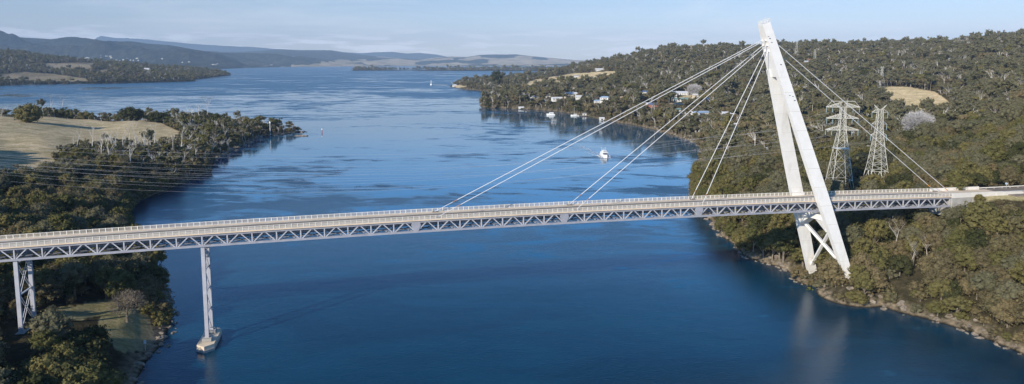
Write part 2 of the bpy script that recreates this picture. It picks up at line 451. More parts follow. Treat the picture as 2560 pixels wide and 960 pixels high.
def land_material():
    m, nt, out = nodes('land'); co = objco(nt)
    at = N(nt, 'ShaderNodeVertexColor', layer_name='cover'); sp = N(nt, 'ShaderNodeSeparateColor')
    nt.links.new(at.outputs[0], sp.inputs[0])
    n1 = noise(nt, co, .06, 6, .6); n2 = noise(nt, co, .5, 5, .65); n3 = noise(nt, mapped(nt, co, (1, 2.6, 1)), .07, 9, .78)
    n4 = noise(nt, co, .9, 4, .75)
    floor = ramp(nt, n2, [(.3, (.028,.026,.014)), (.55, (.055,.047,.028)), (.75, (.11,.09,.055))]).outputs[0]
    grass = ramp(nt, n3, [(.36, (.25,.205,.115)), (.46, (.42,.34,.205)), (.54, (.60,.48,.32)), (.64, (.34,.28,.16))]).outputs[0]
    grass = mixc(nt, 1.0, grass, ramp(nt, n4, [(.35, (.55,.55,.5)), (.5, (1,1,1)), (.65, (1.45,1.4,1.3))]).outputs[0], 'MULTIPLY')
    green = ramp(nt, n1, [(.42, (0,0,0)), (.60, (1,1,1))]).outputs[0]
    sy = N(nt, 'ShaderNodeSeparateXYZ'); nt.links.new(co, sy.inputs[0])
    lawn = ramp(nt, maths(nt, 'DIVIDE', sy.outputs[1], 1000.), [(.25, (1,1,1)), (.33, (0,0,0))]).outputs[0]
    green = maths(nt, 'MAXIMUM', green, maths(nt, 'MULTIPLY', lawn, 1.9))
    grass = mixc(nt, maths(nt, 'MULTIPLY', green, .38), grass, (.17,.165,.07))
    v = N(nt, 'ShaderNodeTexVoronoi', i_Scale=.6); nt.links.new(co, v.inputs['Vector'])
    rock = ramp(nt, n2, [(.3, (.07,.058,.045)), (.5, (.19,.155,.11)), (.7, (.34,.27,.19))]).outputs[0]
    farb = ramp(nt, noise(nt, mapped(nt, co, (1, .5, 1)), .009, 10, .82), [(.38, (.010,.017,.012)), (.5, (.030,.038,.024)), (.62, (.09,.088,.058))]).outputs[0]
    c = mixc(nt, sp.outputs[2], floor, farb)
    fg = mixc(nt, sp.outputs[2], grass, ramp(nt, noise(nt, co, .004, 5), [(.4, (.30,.25,.16)), (.6, (.46,.38,.26))]).outputs[0])
    ng = ramp(nt, maths(nt, 'ADD', sp.outputs[0], maths(nt, 'MULTIPLY_ADD', noise(nt, co, .35, 4, .7), 1.0, -.5)), [(.35, (0,0,0)), (.6, (1,1,1))]).outputs[0]
    c = mixc(nt, ng, c, fg)
    rk = maths(nt, 'MULTIPLY', sp.outputs[1], ramp(nt, noise(nt, co, .25, 4), [(.36, (0,0,0)), (.46, (1,1,1))]).outputs[0])
    c = mixc(nt, rk, c, rock)
    # the wet tide line on the stones is dark
    sz = N(nt, 'ShaderNodeSeparateXYZ'); nt.links.new(co, sz.inputs[0])
    c = mixc(nt, 1.0, c, ramp(nt, maths(nt, 'MULTIPLY', sz.outputs[2], 1.0), [(.12, (.22,.20,.17)), (.55, (1,1,1))]).outputs[0], 'MULTIPLY')
    bs = N(nt, 'ShaderNodeBsdfDiffuse', i_Roughness=.6); nt.links.new(c, bs.inputs[0])
    b1 = N(nt, 'ShaderNodeBump', i_Strength=.8, i_Distance=.6); nt.links.new(noise(nt, co, .7, 5, .7), b1.inputs['Height'])
    b2 = N(nt, 'ShaderNodeBump', i_Strength=1.0); nt.links.new(maths(nt, 'MULTIPLY', sp.outputs[2], 40), b2.inputs['Distance'])
    nt.links.new(noise(nt, mapped(nt, co, (1, .6, 1)), .02, 6, .8), b2.inputs['Height']); nt.links.new(b1.outputs[0], b2.inputs['Normal'])
    nt.links.new(b2.outputs[0], bs.inputs['Normal'])
    nt.links.new(bs.outputs[0], out.inputs[0])

def water_material():
    m, nt, out = nodes('river_water'); co = objco(nt)
    bs = N(nt, 'ShaderNodeBsdfPrincipled', i_IOR=1.33)
    # currents: smooth slicks and ruffled patches drawn out along the flow
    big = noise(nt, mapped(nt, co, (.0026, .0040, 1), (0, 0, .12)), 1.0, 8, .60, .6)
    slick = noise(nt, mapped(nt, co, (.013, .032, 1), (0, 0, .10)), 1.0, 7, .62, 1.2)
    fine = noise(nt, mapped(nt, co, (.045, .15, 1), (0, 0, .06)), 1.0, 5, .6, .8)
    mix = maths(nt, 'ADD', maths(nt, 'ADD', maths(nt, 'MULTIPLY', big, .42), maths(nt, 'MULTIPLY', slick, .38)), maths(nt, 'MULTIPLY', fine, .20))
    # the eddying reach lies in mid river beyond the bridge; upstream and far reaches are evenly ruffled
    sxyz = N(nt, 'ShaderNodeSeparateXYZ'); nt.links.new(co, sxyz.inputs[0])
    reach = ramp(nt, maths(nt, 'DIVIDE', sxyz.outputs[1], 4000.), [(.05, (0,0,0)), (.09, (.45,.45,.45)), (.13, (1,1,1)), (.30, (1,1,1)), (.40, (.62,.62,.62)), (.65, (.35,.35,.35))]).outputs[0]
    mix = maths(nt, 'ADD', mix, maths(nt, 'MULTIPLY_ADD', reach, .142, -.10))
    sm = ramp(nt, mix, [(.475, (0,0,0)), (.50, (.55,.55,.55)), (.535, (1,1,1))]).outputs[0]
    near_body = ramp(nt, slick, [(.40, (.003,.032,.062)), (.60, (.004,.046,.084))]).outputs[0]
    body_and_sheen = mixc(nt, sm, near_body, (.012,.085,.155))  # slicks get a lighter base blue, painting in part of the sky reflection
    calm = ramp(nt, maths(nt, 'DIVIDE', sxyz.outputs[1], 1000.), [(.24, (0,0,0)), (.48, (1,1,1))]).outputs[0]
    nt.links.new(body_and_sheen, bs.inputs['Base Color'])
    nt.links.new(maths(nt, 'MULTIPLY_ADD', maths(nt, 'MULTIPLY_ADD', sm, -.31, .30), calm, .03), bs.inputs['Roughness'])
    w1 = noise(nt, mapped(nt, co, (1, 1.8, 1), (0, 0, .4)), .8, 5, .65)
    w2 = noise(nt, mapped(nt, co, (1, 1.5, 1), (0, 0, -.5)), .07, 3, .6, .8)
    hh = maths(nt, 'ADD', w1, maths(nt, 'MULTIPLY', w2, 1.0))
    bp = N(nt, 'ShaderNodeBump', i_Distance=.25)
    nt.links.new(maths(nt, 'MULTIPLY', maths(nt, 'MULTIPLY_ADD', sm, -.62, .68), maths(nt, 'MULTIPLY_ADD', calm, .6, .4)), bp.inputs['Strength'])
    nt.links.new(hh, bp.inputs['Height']); nt.links.new(bp.outputs[0], bs.inputs['Normal'])
    nt.links.new(bs.outputs[0], out.inputs[0])

def build_water():
    mb = MB(); n = 72; vs = [(0, 0, 0)]; rad = [300, 1500, 8000, 60000]
    for r in rad: vs += [(r*math.cos(2*math.pi*k/n), r*math.sin(2*math.pi*k/n), 0) for k in range(n)]
    fs = [(0, 1+k, 1+(k+1) % n) for k in range(n)]
    for j in range(3):
        for k in range(n): a = 1+j*n+k; b = 1+j*n+(k+1) % n; fs.append((a, a+n, b+n, b))
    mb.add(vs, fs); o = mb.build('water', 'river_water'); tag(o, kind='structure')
    return o

# ================================================================== trees
def leaf_cloud(centers, radii, nper, size, seed, squash=.8, core=True, normal_mix=.8):
    r = np.random.default_rng(seed); V = []; Fc = []; o = 0
    iv, fi = ico()
    for c, R in zip(centers, radii):
        c = np.array(c, float)
        if core:
            d = iv*(1+.55*(r.random((len(iv), 1))-.5)); p = d*R*.66; p[:, 2] *= squash
            V.append(p+c); Fc += [tuple(i+o for i in f) for f in fi]; o += len(iv)
        n = max(4, int(nper*R*R))
        d = r.normal(size=(n, 3)); d[:, 2] += .25; d /= np.linalg.norm(d, axis=1)[:, None]
        pos = d*R*(r.uniform(.45, 1.25, (n, 1))); pos[:, 2] *= squash; pos += c
        nn = d*normal_mix+r.normal(size=(n, 3))*.5; nn /= np.linalg.norm(nn, axis=1)[:, None]
        t = np.cross(nn, r.normal(size=(n, 3))); t /= np.linalg.norm(t, axis=1)[:, None]; b = np.cross(nn, t)
        s = size*r.uniform(.6, 1.3, (n, 1))
        q = np.stack([pos-t*s, pos-b*s*.55, pos+t*s, pos+b*s*.6], 1).reshape(-1, 3)
        V.append(q); Fc += [(o+4*i, o+4*i+1, o+4*i+2, o+4*i+3) for i in range(n)]; o += 4*n
    mb = MB(); mb.v = [tuple(x) for x in np.concatenate(V)]; mb.f = Fc
    return mb

def branches(base, top, r0, seed, depth=3, spread=.7, nchild=4, mb=None, tips=None, bend=.12):
    R = random.Random(seed); mb = mb or MB(); tips = tips if tips is not None else []
    def grow(p, d, L, r, k):
        pts = [p]; rr = [r]; q = p.copy(); dd = d.copy(); n = 4
        for i in range(n):
            dd = (dd+Vector((R.uniform(-1, 1), R.uniform(-1, 1), R.uniform(-.3, .6)))*bend*(1.3 if k else .6)).normalized()
            q = q+dd*(L/n); pts.append(q.copy()); rr.append(r*(1-.62*(i+1)/n))
        mb.tube(pts, rr, 5 if k == 0 else 4, cap=False)
        if k < depth:
            m = nchild if k else nchild+1
            for j in range(m):
                f = R.uniform(.38 if k == 0 else .3, 1.0); idx = min(int(f*n), n-1); u = f*n-idx
                st = pts[idx].lerp(pts[idx+1], u)
                az = R.uniform(0, 6.28)+j*2.4
                side = Vector((math.cos(az), math.sin(az), R.uniform(.1, .9)))
                nd = (dd*(1-spread)+side.normalized()*spread).normalized()
                grow(st, nd, L*R.uniform(.42, .62), r*(1-.6*f)*.62, k+1)
        else: tips.append(q.copy())
    base = Vector(base); v = Vector(top)-base
    grow(base, v.normalized(), v.length, r0, 0)
    return mb, tips

def make_tree_meshes(name, seed, h, r, ncl, leafmat, leaf=.42, dens=11, base=.3, flat=.75, clr=(.24, .5)):
    ncl = int(ncl*1.35); leaf *= .82; dens *= 2.3
    R = random.Random(seed); cs = []; rs = []
    zc = h*(base+(1-base)*.45); hv = h*(1-base)*.5
    for i in range(ncl):
        az = i*2.399+R.uniform(-.4, .4); u = (i+.5)/ncl; el = math.asin(1-1.55*u) if 1-1.55*u > -1 else -1
        k = R.uniform(.55, .85)
        cr = R.uniform(*clr)*r
        cs.append((math.cos(az)*math.cos(el)*r*k, math.sin(az)*math.cos(el)*r*k, zc+math.sin(el)*hv*.8*R.uniform(.8, 1.15)))
        rs.append(cr)
    cs.append((0, 0, zc)); rs.append(r*.5)
    crown = leaf_cloud(cs, rs, dens, leaf, seed, flat).mesh(name+'_crown', leafmat)
    mb = MB(); lean = (R.uniform(-.6, .6), R.uniform(-.6, .6))
    tr = .022*h+.05
    mb.tube([(0, 0, -1.2), (lean[0]*.3, lean[1]*.3, h*.25), (lean[0], lean[1], h*.6)], [tr*1.3, tr, tr*.45], 6)
    for i in range(min(6, ncl)):
        c = cs[int(i*ncl/6) % ncl]
        s = Vector((lean[0]*.5, lean[1]*.5, h*R.uniform(.22, .45)))
        mid = s.lerp(Vector(c), .5)+Vector((0, 0, -.05*h))
        mb.tube([s, mid, Vector(c)], [tr*.6, tr*.4, tr*.2], 4)
    trunk = mb.mesh(name+'_trunk', 'bark')
    return crown, trunk

TREES = []   # (kind, crown mesh, trunk mesh, description)
def build_tree_library():
    spec = [
     ('gum_tree', 11, 9.0, 4.8, 17, 'leaf_olive', .40, 13, .06),
     ('gum_tree', 12, 12.5, 4.4, 16, 'leaf_olive', .42, 12, .32),
     ('gum_tree', 13, 7.5, 4.6, 15, 'leaf_brown', .38, 13, .0),
     ('gum_tree', 14, 9.5, 5.2, 18, 'leaf_brown', .42, 12, .08),
     ('gum_tree', 15, 13.5, 5.0, 18, 'leaf_grey', .42, 11, .36),
     ('gum_tree', 16, 8.5, 4.4, 14, 'leaf_dark', .40, 13, .05),
     ('shrub', 17, 4.2, 2.7, 8, 'leaf_brown', .30, 20, .02),
     ('shrub', 18, 3.4, 2.4, 7, 'leaf_olive', .28, 20, .02),
     ('shrub', 19, 3.8, 2.6, 7, 'leaf_grey', .28, 20, .02),
    ]
    desc = {'leaf_olive': 'olive green', 'leaf_brown': 'brownish green', 'leaf_grey': 'grey green', 'leaf_dark': 'dark green'}
    for i, (k, sd, h, r, n, lm, lf, dn, bs) in enumerate(spec):
        c, t = make_tree_meshes(k, sd, h, r, n, lm, lf, dn, bs)
        TREES.append((k, c, t, desc[lm], h, r))
    # light versions for the far woods: one mesh, trunk and crown in two material slots
    out = []
    for i, (k, sd, h, r, n, lm, lf, dn, bs) in enumerate(spec[:6]):
        R = random.Random(sd+50); cs = []; rs = []
        for j in range(9):
            az = j*2.4; kk = R.uniform(.35, .8)
            cs.append((math.cos(az)*r*kk, math.sin(az)*r*kk, h*(bs+.25+(.55-bs*.5)*R.random()))); rs.append(r*R.uniform(.34, .52))
        mb = leaf_cloud(cs, rs, 5.0, .70, sd+99, .78)
        me = mb.mesh('far_tree', lm); nf = len(mb.f)
        m2 = MB(); m2.v = list(mb.v); m2.f = list(mb.f)
        m2.tube([(0, 0, -2), (.3, .2, h*.6)], [.32, .14], 4)
        me = m2.mesh('far_tree', lm); me.materials.append(MAT['bark'])
        mi = [0]*nf+[1]*(len(m2.f)-nf); me.polygons.foreach_set('material_index', mi)
        out.append(bpy.data.objects.new('far_tree_source', me))
    # pale bare tree for the far woods
    mb, _ = branches((0, 0, -1), (.5, 0, 9), .20, 5, 2, .5, 3)
    out.append(bpy.data.objects.new('far_tree_source', mb.mesh('far_bare', 'dead_wood')))
    return out

def scatter(name, pts, srcs, label, cat, group=None):
    """pts rows: x y z scale rot idx -> one object instancing light trees"""
    P = np.array(pts, np.float32)
    me = bpy.data.meshes.new(name); me.vertices.add(len(P)); me.vertices.foreach_set('co', P[:, :3].ravel())
    rv = np.random.default_rng(len(P)); a_ = rv.uniform(.8, 1.3, len(P)); c_ = rv.uniform(.7, 1.35, len(P))
    vv = np.stack([P[:, 3]*a_, P[:, 3]*a_*rv.uniform(.85, 1.15, len(P)), P[:, 3]*c_], 1).astype(np.float32)
    at = me.attributes.new('tscale', 'FLOAT_VECTOR', 'POINT'); at.data.foreach_set('vector', vv.ravel())
    for nm, col, ty in (('trot', 4, 'FLOAT'), ('tidx', 5, 'INT')):
        at = me.attributes.new(nm, ty, 'POINT'); d = P[:, col]
        at.data.foreach_set('value', d.astype(np.int32) if ty == 'INT' else np.ascontiguousarray(d))
    me.update(); o = obj(name, me)
    ng = bpy.data.node_groups.new(name+'_nodes', 'GeometryNodeTree')
    ng.interface.new_socket('Geometry', in_out='INPUT', socket_type='NodeSocketGeometry')
    ng.interface.new_socket('Geometry', in_out='OUTPUT', socket_type='NodeSocketGeometry')
    gi = ng.nodes.new('NodeGroupInput'); go = ng.nodes.new('NodeGroupOutput')
    ip = ng.nodes.new('GeometryNodeInstanceOnPoints'); jn = ng.nodes.new('GeometryNodeJoinGeometry')
    for s in srcs:
        oi = ng.nodes.new('GeometryNodeObjectInfo'); oi.inputs['Object'].default_value = s
        oi.inputs['As Instance'].default_value = True; ng.links.new(oi.outputs['Geometry'], jn.inputs[0])
    def attr(nm, ty):
        n = ng.nodes.new('GeometryNodeInputNamedAttribute'); n.data_type = ty; n.inputs['Name'].default_value = nm; return n.outputs['Attribute']
    ng.links.new(gi.outputs[0], ip.inputs['Points']); ng.links.new(jn.outputs[0], ip.inputs['Instance'])
    ip.inputs['Pick Instance'].default_value = True
    ng.links.new(attr('tidx', 'INT'), ip.inputs['Instance Index'])
    cx = ng.nodes.new('ShaderNodeCombineXYZ'); ng.links.new(attr('trot', 'FLOAT'), cx.inputs[2])
    er = ng.nodes.new('FunctionNodeEulerToRotation'); ng.links.new(cx.outputs[0], er.inputs[0]); ng.links.new(er.outputs[0], ip.inputs['Rotation'])
    ng.links.new(attr('tscale', 'FLOAT_VECTOR'), ip.inputs['Scale'])
    ng.links.new(ip.outputs[0], go.inputs[0])
    md = o.modifiers.new('scatter', 'NODES'); md.node_group = ng
    tag(o, label, cat, group, 'stuff'); return o

HOUSEPX = []
CLEAR = []   # (x, y, radius) kept free of trees
def grid_pts(x0, x1, y0, y1, s, jit=.42):
    gx = np.arange(x0, x1, s); gy = np.arange(y0, y1, s)
    X, Y = np.meshgrid(gx, gy); X = X.ravel()+rng.uniform(-jit, jit, X.size)*s; Y = Y.ravel()+rng.uniform(-jit, jit, Y.size)*s
    return X, Y
def filt(X, Y, zmin, keep=None, tall=True):
    Z = height(X, Y); px, py = project(X, Y, Z)
    m = (Z > zmin) & (field_mask(X, Y, Z) < .4)
    for hgt in ((4.5, 8.5) if tall else ()): m &= field_mask(X, Y, Z+hgt, small=True) < .4
    for (hx, hy0, hy1, hw, hY) in HOUSEPX:
        for hgt in ((5., 8.) if tall else (2.5,)):
            qx, qy = project(X, Y, Z+hgt)
            m &= ~((np.abs(qx-hx) < hw) & (qy < hy1) & (py > hy0) & (Y < hY) & (Y > hY*.91))
    if keep is not None: m &= keep(X, Y, Z, px, py)
    t, w = to_bridge(X, Y)
    m &= ~((t > -90) & (t < 277) & (w > -2.5) & (w < 15) & (Z > 19.5)) & ~((t > 262) & (w > -1.5) & (w < 14) & (Y < 800))
    for cx, cy, cr in CLEAR: m &= (X-cx)**2+(Y-cy)**2 > cr*cr
    return X[m], Y[m], Z[m], px[m], py[m]
# ================================================================== the bridge
M7 = 7.0
def build_bridge():
    root = empty('cable_stayed_bridge', (BX, BY, 0), BPH)
    tag(root, 'long white cable stayed road bridge on steel trusses crossing the river', 'bridge')
    n0, n1 = -12, 38
    zb = zbot; zd = lambda t: zbot(t)+4.25
    ts = [n*M7 for n in range(n0, n1+1)]
    def strip(mb, w0, w1, dz0, dz1, t0=ts[0], t1=ts[-1], fz=zd, step=7.0):
        n = max(1, int(round((t1-t0)/step))); T = [t0+(t1-t0)*i/n for i in range(n+1)]; vs = []
        for t in T:
            z = fz(t); vs += [(t, w0, z+dz0), (t, w1, z+dz0), (t, w1, z+dz1), (t, w0, z+dz1)]
        fs = []
        for i in range(n):
            a = 4*i; b = a+4
            fs += [(a, b, b+1, a+1), (a+1, b+1, b+2, a+2), (a+2, b+2, b+3, a+3), (a+3, b+3, b, a)]
        fs += [(0, 1, 2, 3), (4*n+3, 4*n+2, 4*n+1, 4*n)]
        return mb.add(vs, fs)
    deck = strip(MB(), -.35, 10.35, -.42, 0).build('deck', 'deck_concrete', root)
    strip(MB(), 2.3, 6.8, .004, .05).build('road_surface', 'asphalt', deck)
    for a, b in ((1.95, 2.28), (6.82, 7.1)): strip(MB(), a, b, .004, .2).build('kerb', 'concrete', deck)
    # side trusses
    def truss(wc, side):
        mb = MB()
        strip(mb, wc-.28, wc+.28, 0, .62, fz=zb); strip(mb, wc-.25, wc+.25, 3.2, 3.78, fz=zb)
        tr = mb.build('side_truss', 'truss_paint', root)
        gus = (9, 16, 23)
        for n in range(n0, n1):
            t = n*M7; tm = t+M7/2; z0 = zb(t)+.5; z1 = zb(tm)+3.35; z2 = zb(t+M7)+.5
            for (ta, za, tb) in ((t+.35, z0, tm-.25), (t+M7-.35, z2, tm+.25)):
                MB().bar((ta, wc, za), (tb, wc, z1), .27, .30).build('diagonal_brace', 'truss_pale', tr)
        for n in range(n0, n1+1):
            t = n*M7
            if n in gus and True:
                z = zb(t)
                pl = [(t-.5, z+.05), (t+.5, z+.05), (t+1.5, z+2.4), (t+1.1, z+3.75), (t-1.1, z+3.75), (t-1.5, z+2.4)]
                g = MB().prism(pl, 'y', wc-.31, wc+.31).build('gusset_plate', 'truss_paint', tr)
                m = MB()
                for k in range(3): m.bar((t-1.2+.5*k, wc-side*-.36*-1, z+.9+.5*k), (t+.6+.45*k, wc-side*-.36*-1, z+1.9+.45*k), .12)
                m.build('stiffener', 'truss_paint', g)
            else:
                MB().bar((t, wc, zb(t)+.5), (t, wc, zb(t)+3.3), .3, .34, (1, 0, 0)).build('truss_post', 'truss_pale', tr)
        return tr
    truss(.3, -1); truss(9.7, 1)
    # floor beams and bracing inside the truss
    mb = MB()
    for n in range(2*n0, 2*n1+1):
        t = n*M7/2; z = zb(t)
        mb.bar((t, .55, z+3.35), (t, 9.45, z+3.35), .3, .8)
        if n % 2 == 0:
            mb.bar((t, .55, z+.35), (t, 9.45, z+.35), .3, .45)
            mb.bar((t, .55, z+.5), (t, 5, z+2.9), .2); mb.bar((t, 9.45, z+.5), (t, 5, z+2.9), .2)
            if n < 2*n1:
                z2 = zb(t+M7)
                mb.bar((t, .6, z+.3), (t+M7, 9.4, z2+.3), .22); mb.bar((t, 9.4, z+.26), (t+M7, .6, z2+.26), .2)
    for w in (2.5, 5, 7.5): strip(mb, w-.15, w+.15, 2.9, 3.5, fz=zb)
    mb.build('floor_frame', 'truss_paint', root)
    mb = MB(); strip(mb, 3.2, 4.3, .62, .72, fz=zb); strip(mb, 6.3, 6.9, 1.0, 1.6, fz=zb); mb.build('service_walkway', 'truss_paint', root)
    # railings
    for wr, t1 in ((-.2, 266.), (10.2, 266.)):
        mb = MB()
        for a, b in ((1.06, 1.16), (.10, .18)): strip(mb, wr-.05, wr+.05, a, b, t1=t1)
        ral = mb.build('side_railing', 'rail_paint', root)
        inf = MB(); T = np.arange(ts[0], t1, .29)
        for t in T:
            z = zd(t); inf.box(t-.055, t+.055, wr-.02, wr+.02, z+.18, z+1.06)
        inf.build('railing_mesh', 'rail_mesh', ral)
        P = np.arange(ts[0]+1, t1, 1.75); vis = [t for t in P if t > -64][:100]; rest = [t for t in P if t not in vis]
        pm = None
        me = MB().box(-.09, .09, -.09, .09, 0, 1.2).mesh('railing_post', 'rail_paint')
        for t in vis:
            o = obj('railing_post', me, ral); o.location = (t, wr, zd(t))
        mb = MB()
        for t in rest: mb.box(t-.09, t+.09, wr-.09, wr+.09, zd(t), zd(t)+1.2)
        tag(mb.build('railing_post', 'rail_paint', ral), kind='stuff')
    # tower
    tF, zF = solve_tw(2119, 688, -4.2); tB, zB_ = solve_tw(2029, 676, 14.2)
    tT, zT = 186.6, 98.6
    def secs(t0, w0, z0, t1, w1, z1, prof, wt):
        vs = []
        for k, wl in prof:
            t = t0+(t1-t0)*k; w = w0+(w1-w0)*k; z = z0+(z1-z0)*k
            vs += [(t-wl/2, w-wt/2, z), (t+wl/2, w-wt/2, z), (t+wl/2, w+wt/2, z), (t-wl/2, w+wt/2, z)]
        n = len(prof); fs = [(3, 2, 1, 0), (4*n-4, 4*n-3, 4*n-2, 4*n-1)]
        for i in range(n-1):
            a = 4*i
            for j in range(4): fs.append((a+j, a+(j+1) % 4, a+4+(j+1) % 4, a+4+j))
        return MB().add(vs, fs)
    prof = [(0, 3.3), (.15, 4.0), (.30, 4.75), (.5, 4.55), (.7, 4.1), (.83, 3.85)]
    legs_ = [None, None]
    legs_[0] = secs(tF, -4.2, zF, tT, 4.5, zT, prof, 1.9).build('tower_leg', 'tower_paint', root)
    legs_[1] = secs(tB, 14.2, zB_, tT, 5.5, zT, prof, 1.9).build('tower_leg', 'tower_paint', root)
    def seams(t0, w0, z0, t1, w1, z1, par):
        mb = MB()
        for k in np.arange(.06, .80, .075):
            wl = np.interp(k, [q[0] for q in prof], [q[1] for q in prof])+.012
            t = t0+(t1-t0)*k; w = w0+(w1-w0)*k; z = z0+(z1-z0)*k
            mb.box(t-wl/2, t+wl/2, w-.956, w+.956, z, z+.09)
        mb.build('plate_seam', 'rail_mesh', par)
    seams(tF, -4.2, zF, tT, 4.5, zT, legs_[0]); seams(tB, 14.2, zB_, tT, 5.5, zT, legs_[1])
    def leg(zz, side):      # centre of a leg at a height
        t0, w0, z0 = (tF, -4.2, zF) if side < 0 else (tB, 14.2, zB_)
        w1 = 4.5 if side < 0 else 5.5; k = (zz-z0)/(zT-z0); return t0+(tT-t0)*k, w0+(w1-w0)*k
    hd = []
    zs = [80, 86, 92, zT+.3]; ww = [3.27, 2.70, 2.10, 1.5]; wl = [3.93, 3.8, 3.55, 2.9]
    for z, a, l in zip(zs, ww, wl):
        t = leg(z, -1)[0]; q = .5 if z > 95 else 0
        hd += [(t-l/2, 5-a, z-q), (t+l/2, 5-a, z+q), (t+l/2, 5+a, z+q), (t-l/2, 5+a, z-q)]
    fs = [(3, 2, 1, 0), (12, 13, 14, 15)]
    for i in range(3):
        for j in range(4): fs.append((4*i+j, 4*i+(j+1) % 4, 4*i+4+(j+1) % 4, 4*i+4+j))
    head = MB().add(hd, fs).build('tower_head', 'tower_paint', root)
    # filler web closing the slot where the legs run together
    # top rail and mast
    mb = MB(); tt = leg(zT, -1)[0]; z = zT+.3
    cs = [(tt-1.35, 3.6, -.47), (tt+1.35, 3.6, .47), (tt+1.35, 6.4, .47), (tt-1.35, 6.4, -.47)]
    for i in range(4):
        a = cs[i]; b = cs[(i+1) % 4]
        for dz in (.6, 1.2): mb.bar((a[0], a[1], z+dz+a[2]), (b[0], b[1], z+dz+b[2]), .09)
        for k in range(3):
            p = [a[j]+(b[j]-a[j])*k/3 for j in range(3)]; mb.bar((p[0], p[1], z+p[2]), (p[0], p[1], z+p[2]+1.2), .09)
    mb.bar((tt+.2, 5, z), (tt+.2, 5, z+2.4), .1)
    mb.build('top_guardrail', 'rail_paint', head)
    mb = MB()
    for z, s in ((93.0, -1), (91.3, -1), (89.3, -1), (91.8, 1), (90, 1)):
        t = leg(z, -1)[0]
        for wq in (3.9, 6.1): mb.box(t+s*1.75-.4, t+s*1.75+.4, wq-.3, wq+.3, z-.35, z+.45)
    mb.build('cable_saddle', 'tower_paint', head)
    mb = MB()
    for k, (z, dt) in enumerate(((94.2, -.9), (93.6, -.6), (92.2, -.4), (84.5, .4), (73.6, -.1), (71.8, 1.2), (73.2, 1.0))):
        t, w = leg(z, -1); ha = 1.0 if z < 80 else 5-np.interp(z, zs, [5-.0-x for x in [5-a for a in ww]])
        wf = w-.97 if z < 80 else 5-float(np.interp(z, zs, ww))-.02
        mb.box(t+dt-.3, t+dt+.3, wf-.02, wf+.05, z-.09-.12*(k % 2), z+.1)
    mb.build('access_hatch', 'boat_dark', head)
    # crossbeam under the trusses, with haunches, and the crossed braces
    zc = 29.0; tc, wa = leg(zc, -1); tc2, wb = leg(zc, 1)
    mb = MB()
    mb.bar((tc, wa+.9, zc), (tc2, wb-.9, zc), 3.6, 2.0)
    for s, w in ((1, wa+.93), (-1, wb-.93)):
        t0 = leg(25.5, -1 if s > 0 else 1)[0]
        mb.add([(tc-1.7, w, zc-.99), (tc+1.7, w, zc-.99), (t0+1.7, w-s*.25, zc-5.2), (t0-1.7, w-s*.25, zc-5.2), (tc-1.7, w+s*4.8, zc-.99), (tc+1.7, w+s*4.8, zc-.99)],
               [(0, 1, 2, 3), (0, 4, 5, 1), (3, 2, 5, 4), (0, 3, 4), (1, 5, 2)])
    mb.build('tower_crossbeam', 'tower_paint', root)
    a1, a2 = leg(25.2, 1), leg(11.5, -1)
    MB().bar((a1[0], a1[1]-.9, 25.2), (a2[0], a2[1]+.85, 11.5), 1.25, .9).build('cross_brace', 'tower_paint', root)
    b1, b2 = leg(25.0, -1), leg(7.2, 1)
    MB().bar((b1[0], b1[1]+.9, 25.0), (b2[0], b2[1]-.85, 7.2), .95, .75).build('cross_brace', 'tower_paint', root)
    for (t, w, z) in ((tF, -4.2, zF), (tB, 14.2, zB_)):
        mb = MB(); mb.box(t-1.1, t+1.1, w-.7, w+.7, z-1.2, z-.01)
        ft = mb.build('tower_bearing', 'tower_paint', root)
        MB().prism([(t-1.9, w-1.3), (t+1.9, w-1.3), (t+2.1, w+1.5), (t-2.1, w+1.5)], 'z', z-6, z-1.22).build('footing', 'concrete', ft)
    # stays
    def stay(t0, w0, z0, n, sl=None):
        t1 = n*M7 if n < 37 else 268.3; w1 = .75 if w0 < 5 else 9.25
        z1 = zbot(t1)+1.2 if n < 37 else zd(t1)-.1
        mb = MB(); r = .11
        p = Vector((t0, w0, z0)); q = Vector((t1, w1, z1)); k = .885 if n < 37 else .945
        e = p.lerp(q, k)
        c = MB().tube([p, e], r, 8).build('stay_cable', 'cable_paint', root)
        MB().tube([e, q], r*.75, 6).build('anchor_rod', 'cable_paint' if n < 37 else 'truss_pale', c)
        MB().tube([p.lerp(q, k-.002), p.lerp(q, k+(.010 if n < 37 else .016))], r*1.25, 8).build('cable_sleeve', 'sleeve_orange' if n >= 37 else 'roof_rust', c)
        tq = t1+(7.5 if n == 9 else 5 if n == 16 else 2.5 if n == 23 else 0); MB().box(tq-1.3, tq+.6, w1-.35, w1+.35, zd(tq)+.01, zd(tq)+.3).build('anchor_block', 'concrete_dark', c)
    for w0 in (3.9, 6.1):
        t = leg(93, -1)[0]; stay(t-1.9, w0, 93.1, 9)
        t = leg(91.3, -1)[0]; stay(t-1.9, w0, 91.4, 16)
        t = leg(89.3, -1)[0]; stay(t-1.9, w0, 89.4, 23)
        t = leg(91.5, -1)[0]; stay(t+1.9, w0, 91.9 if w0 < 5 else 90.1, 38)
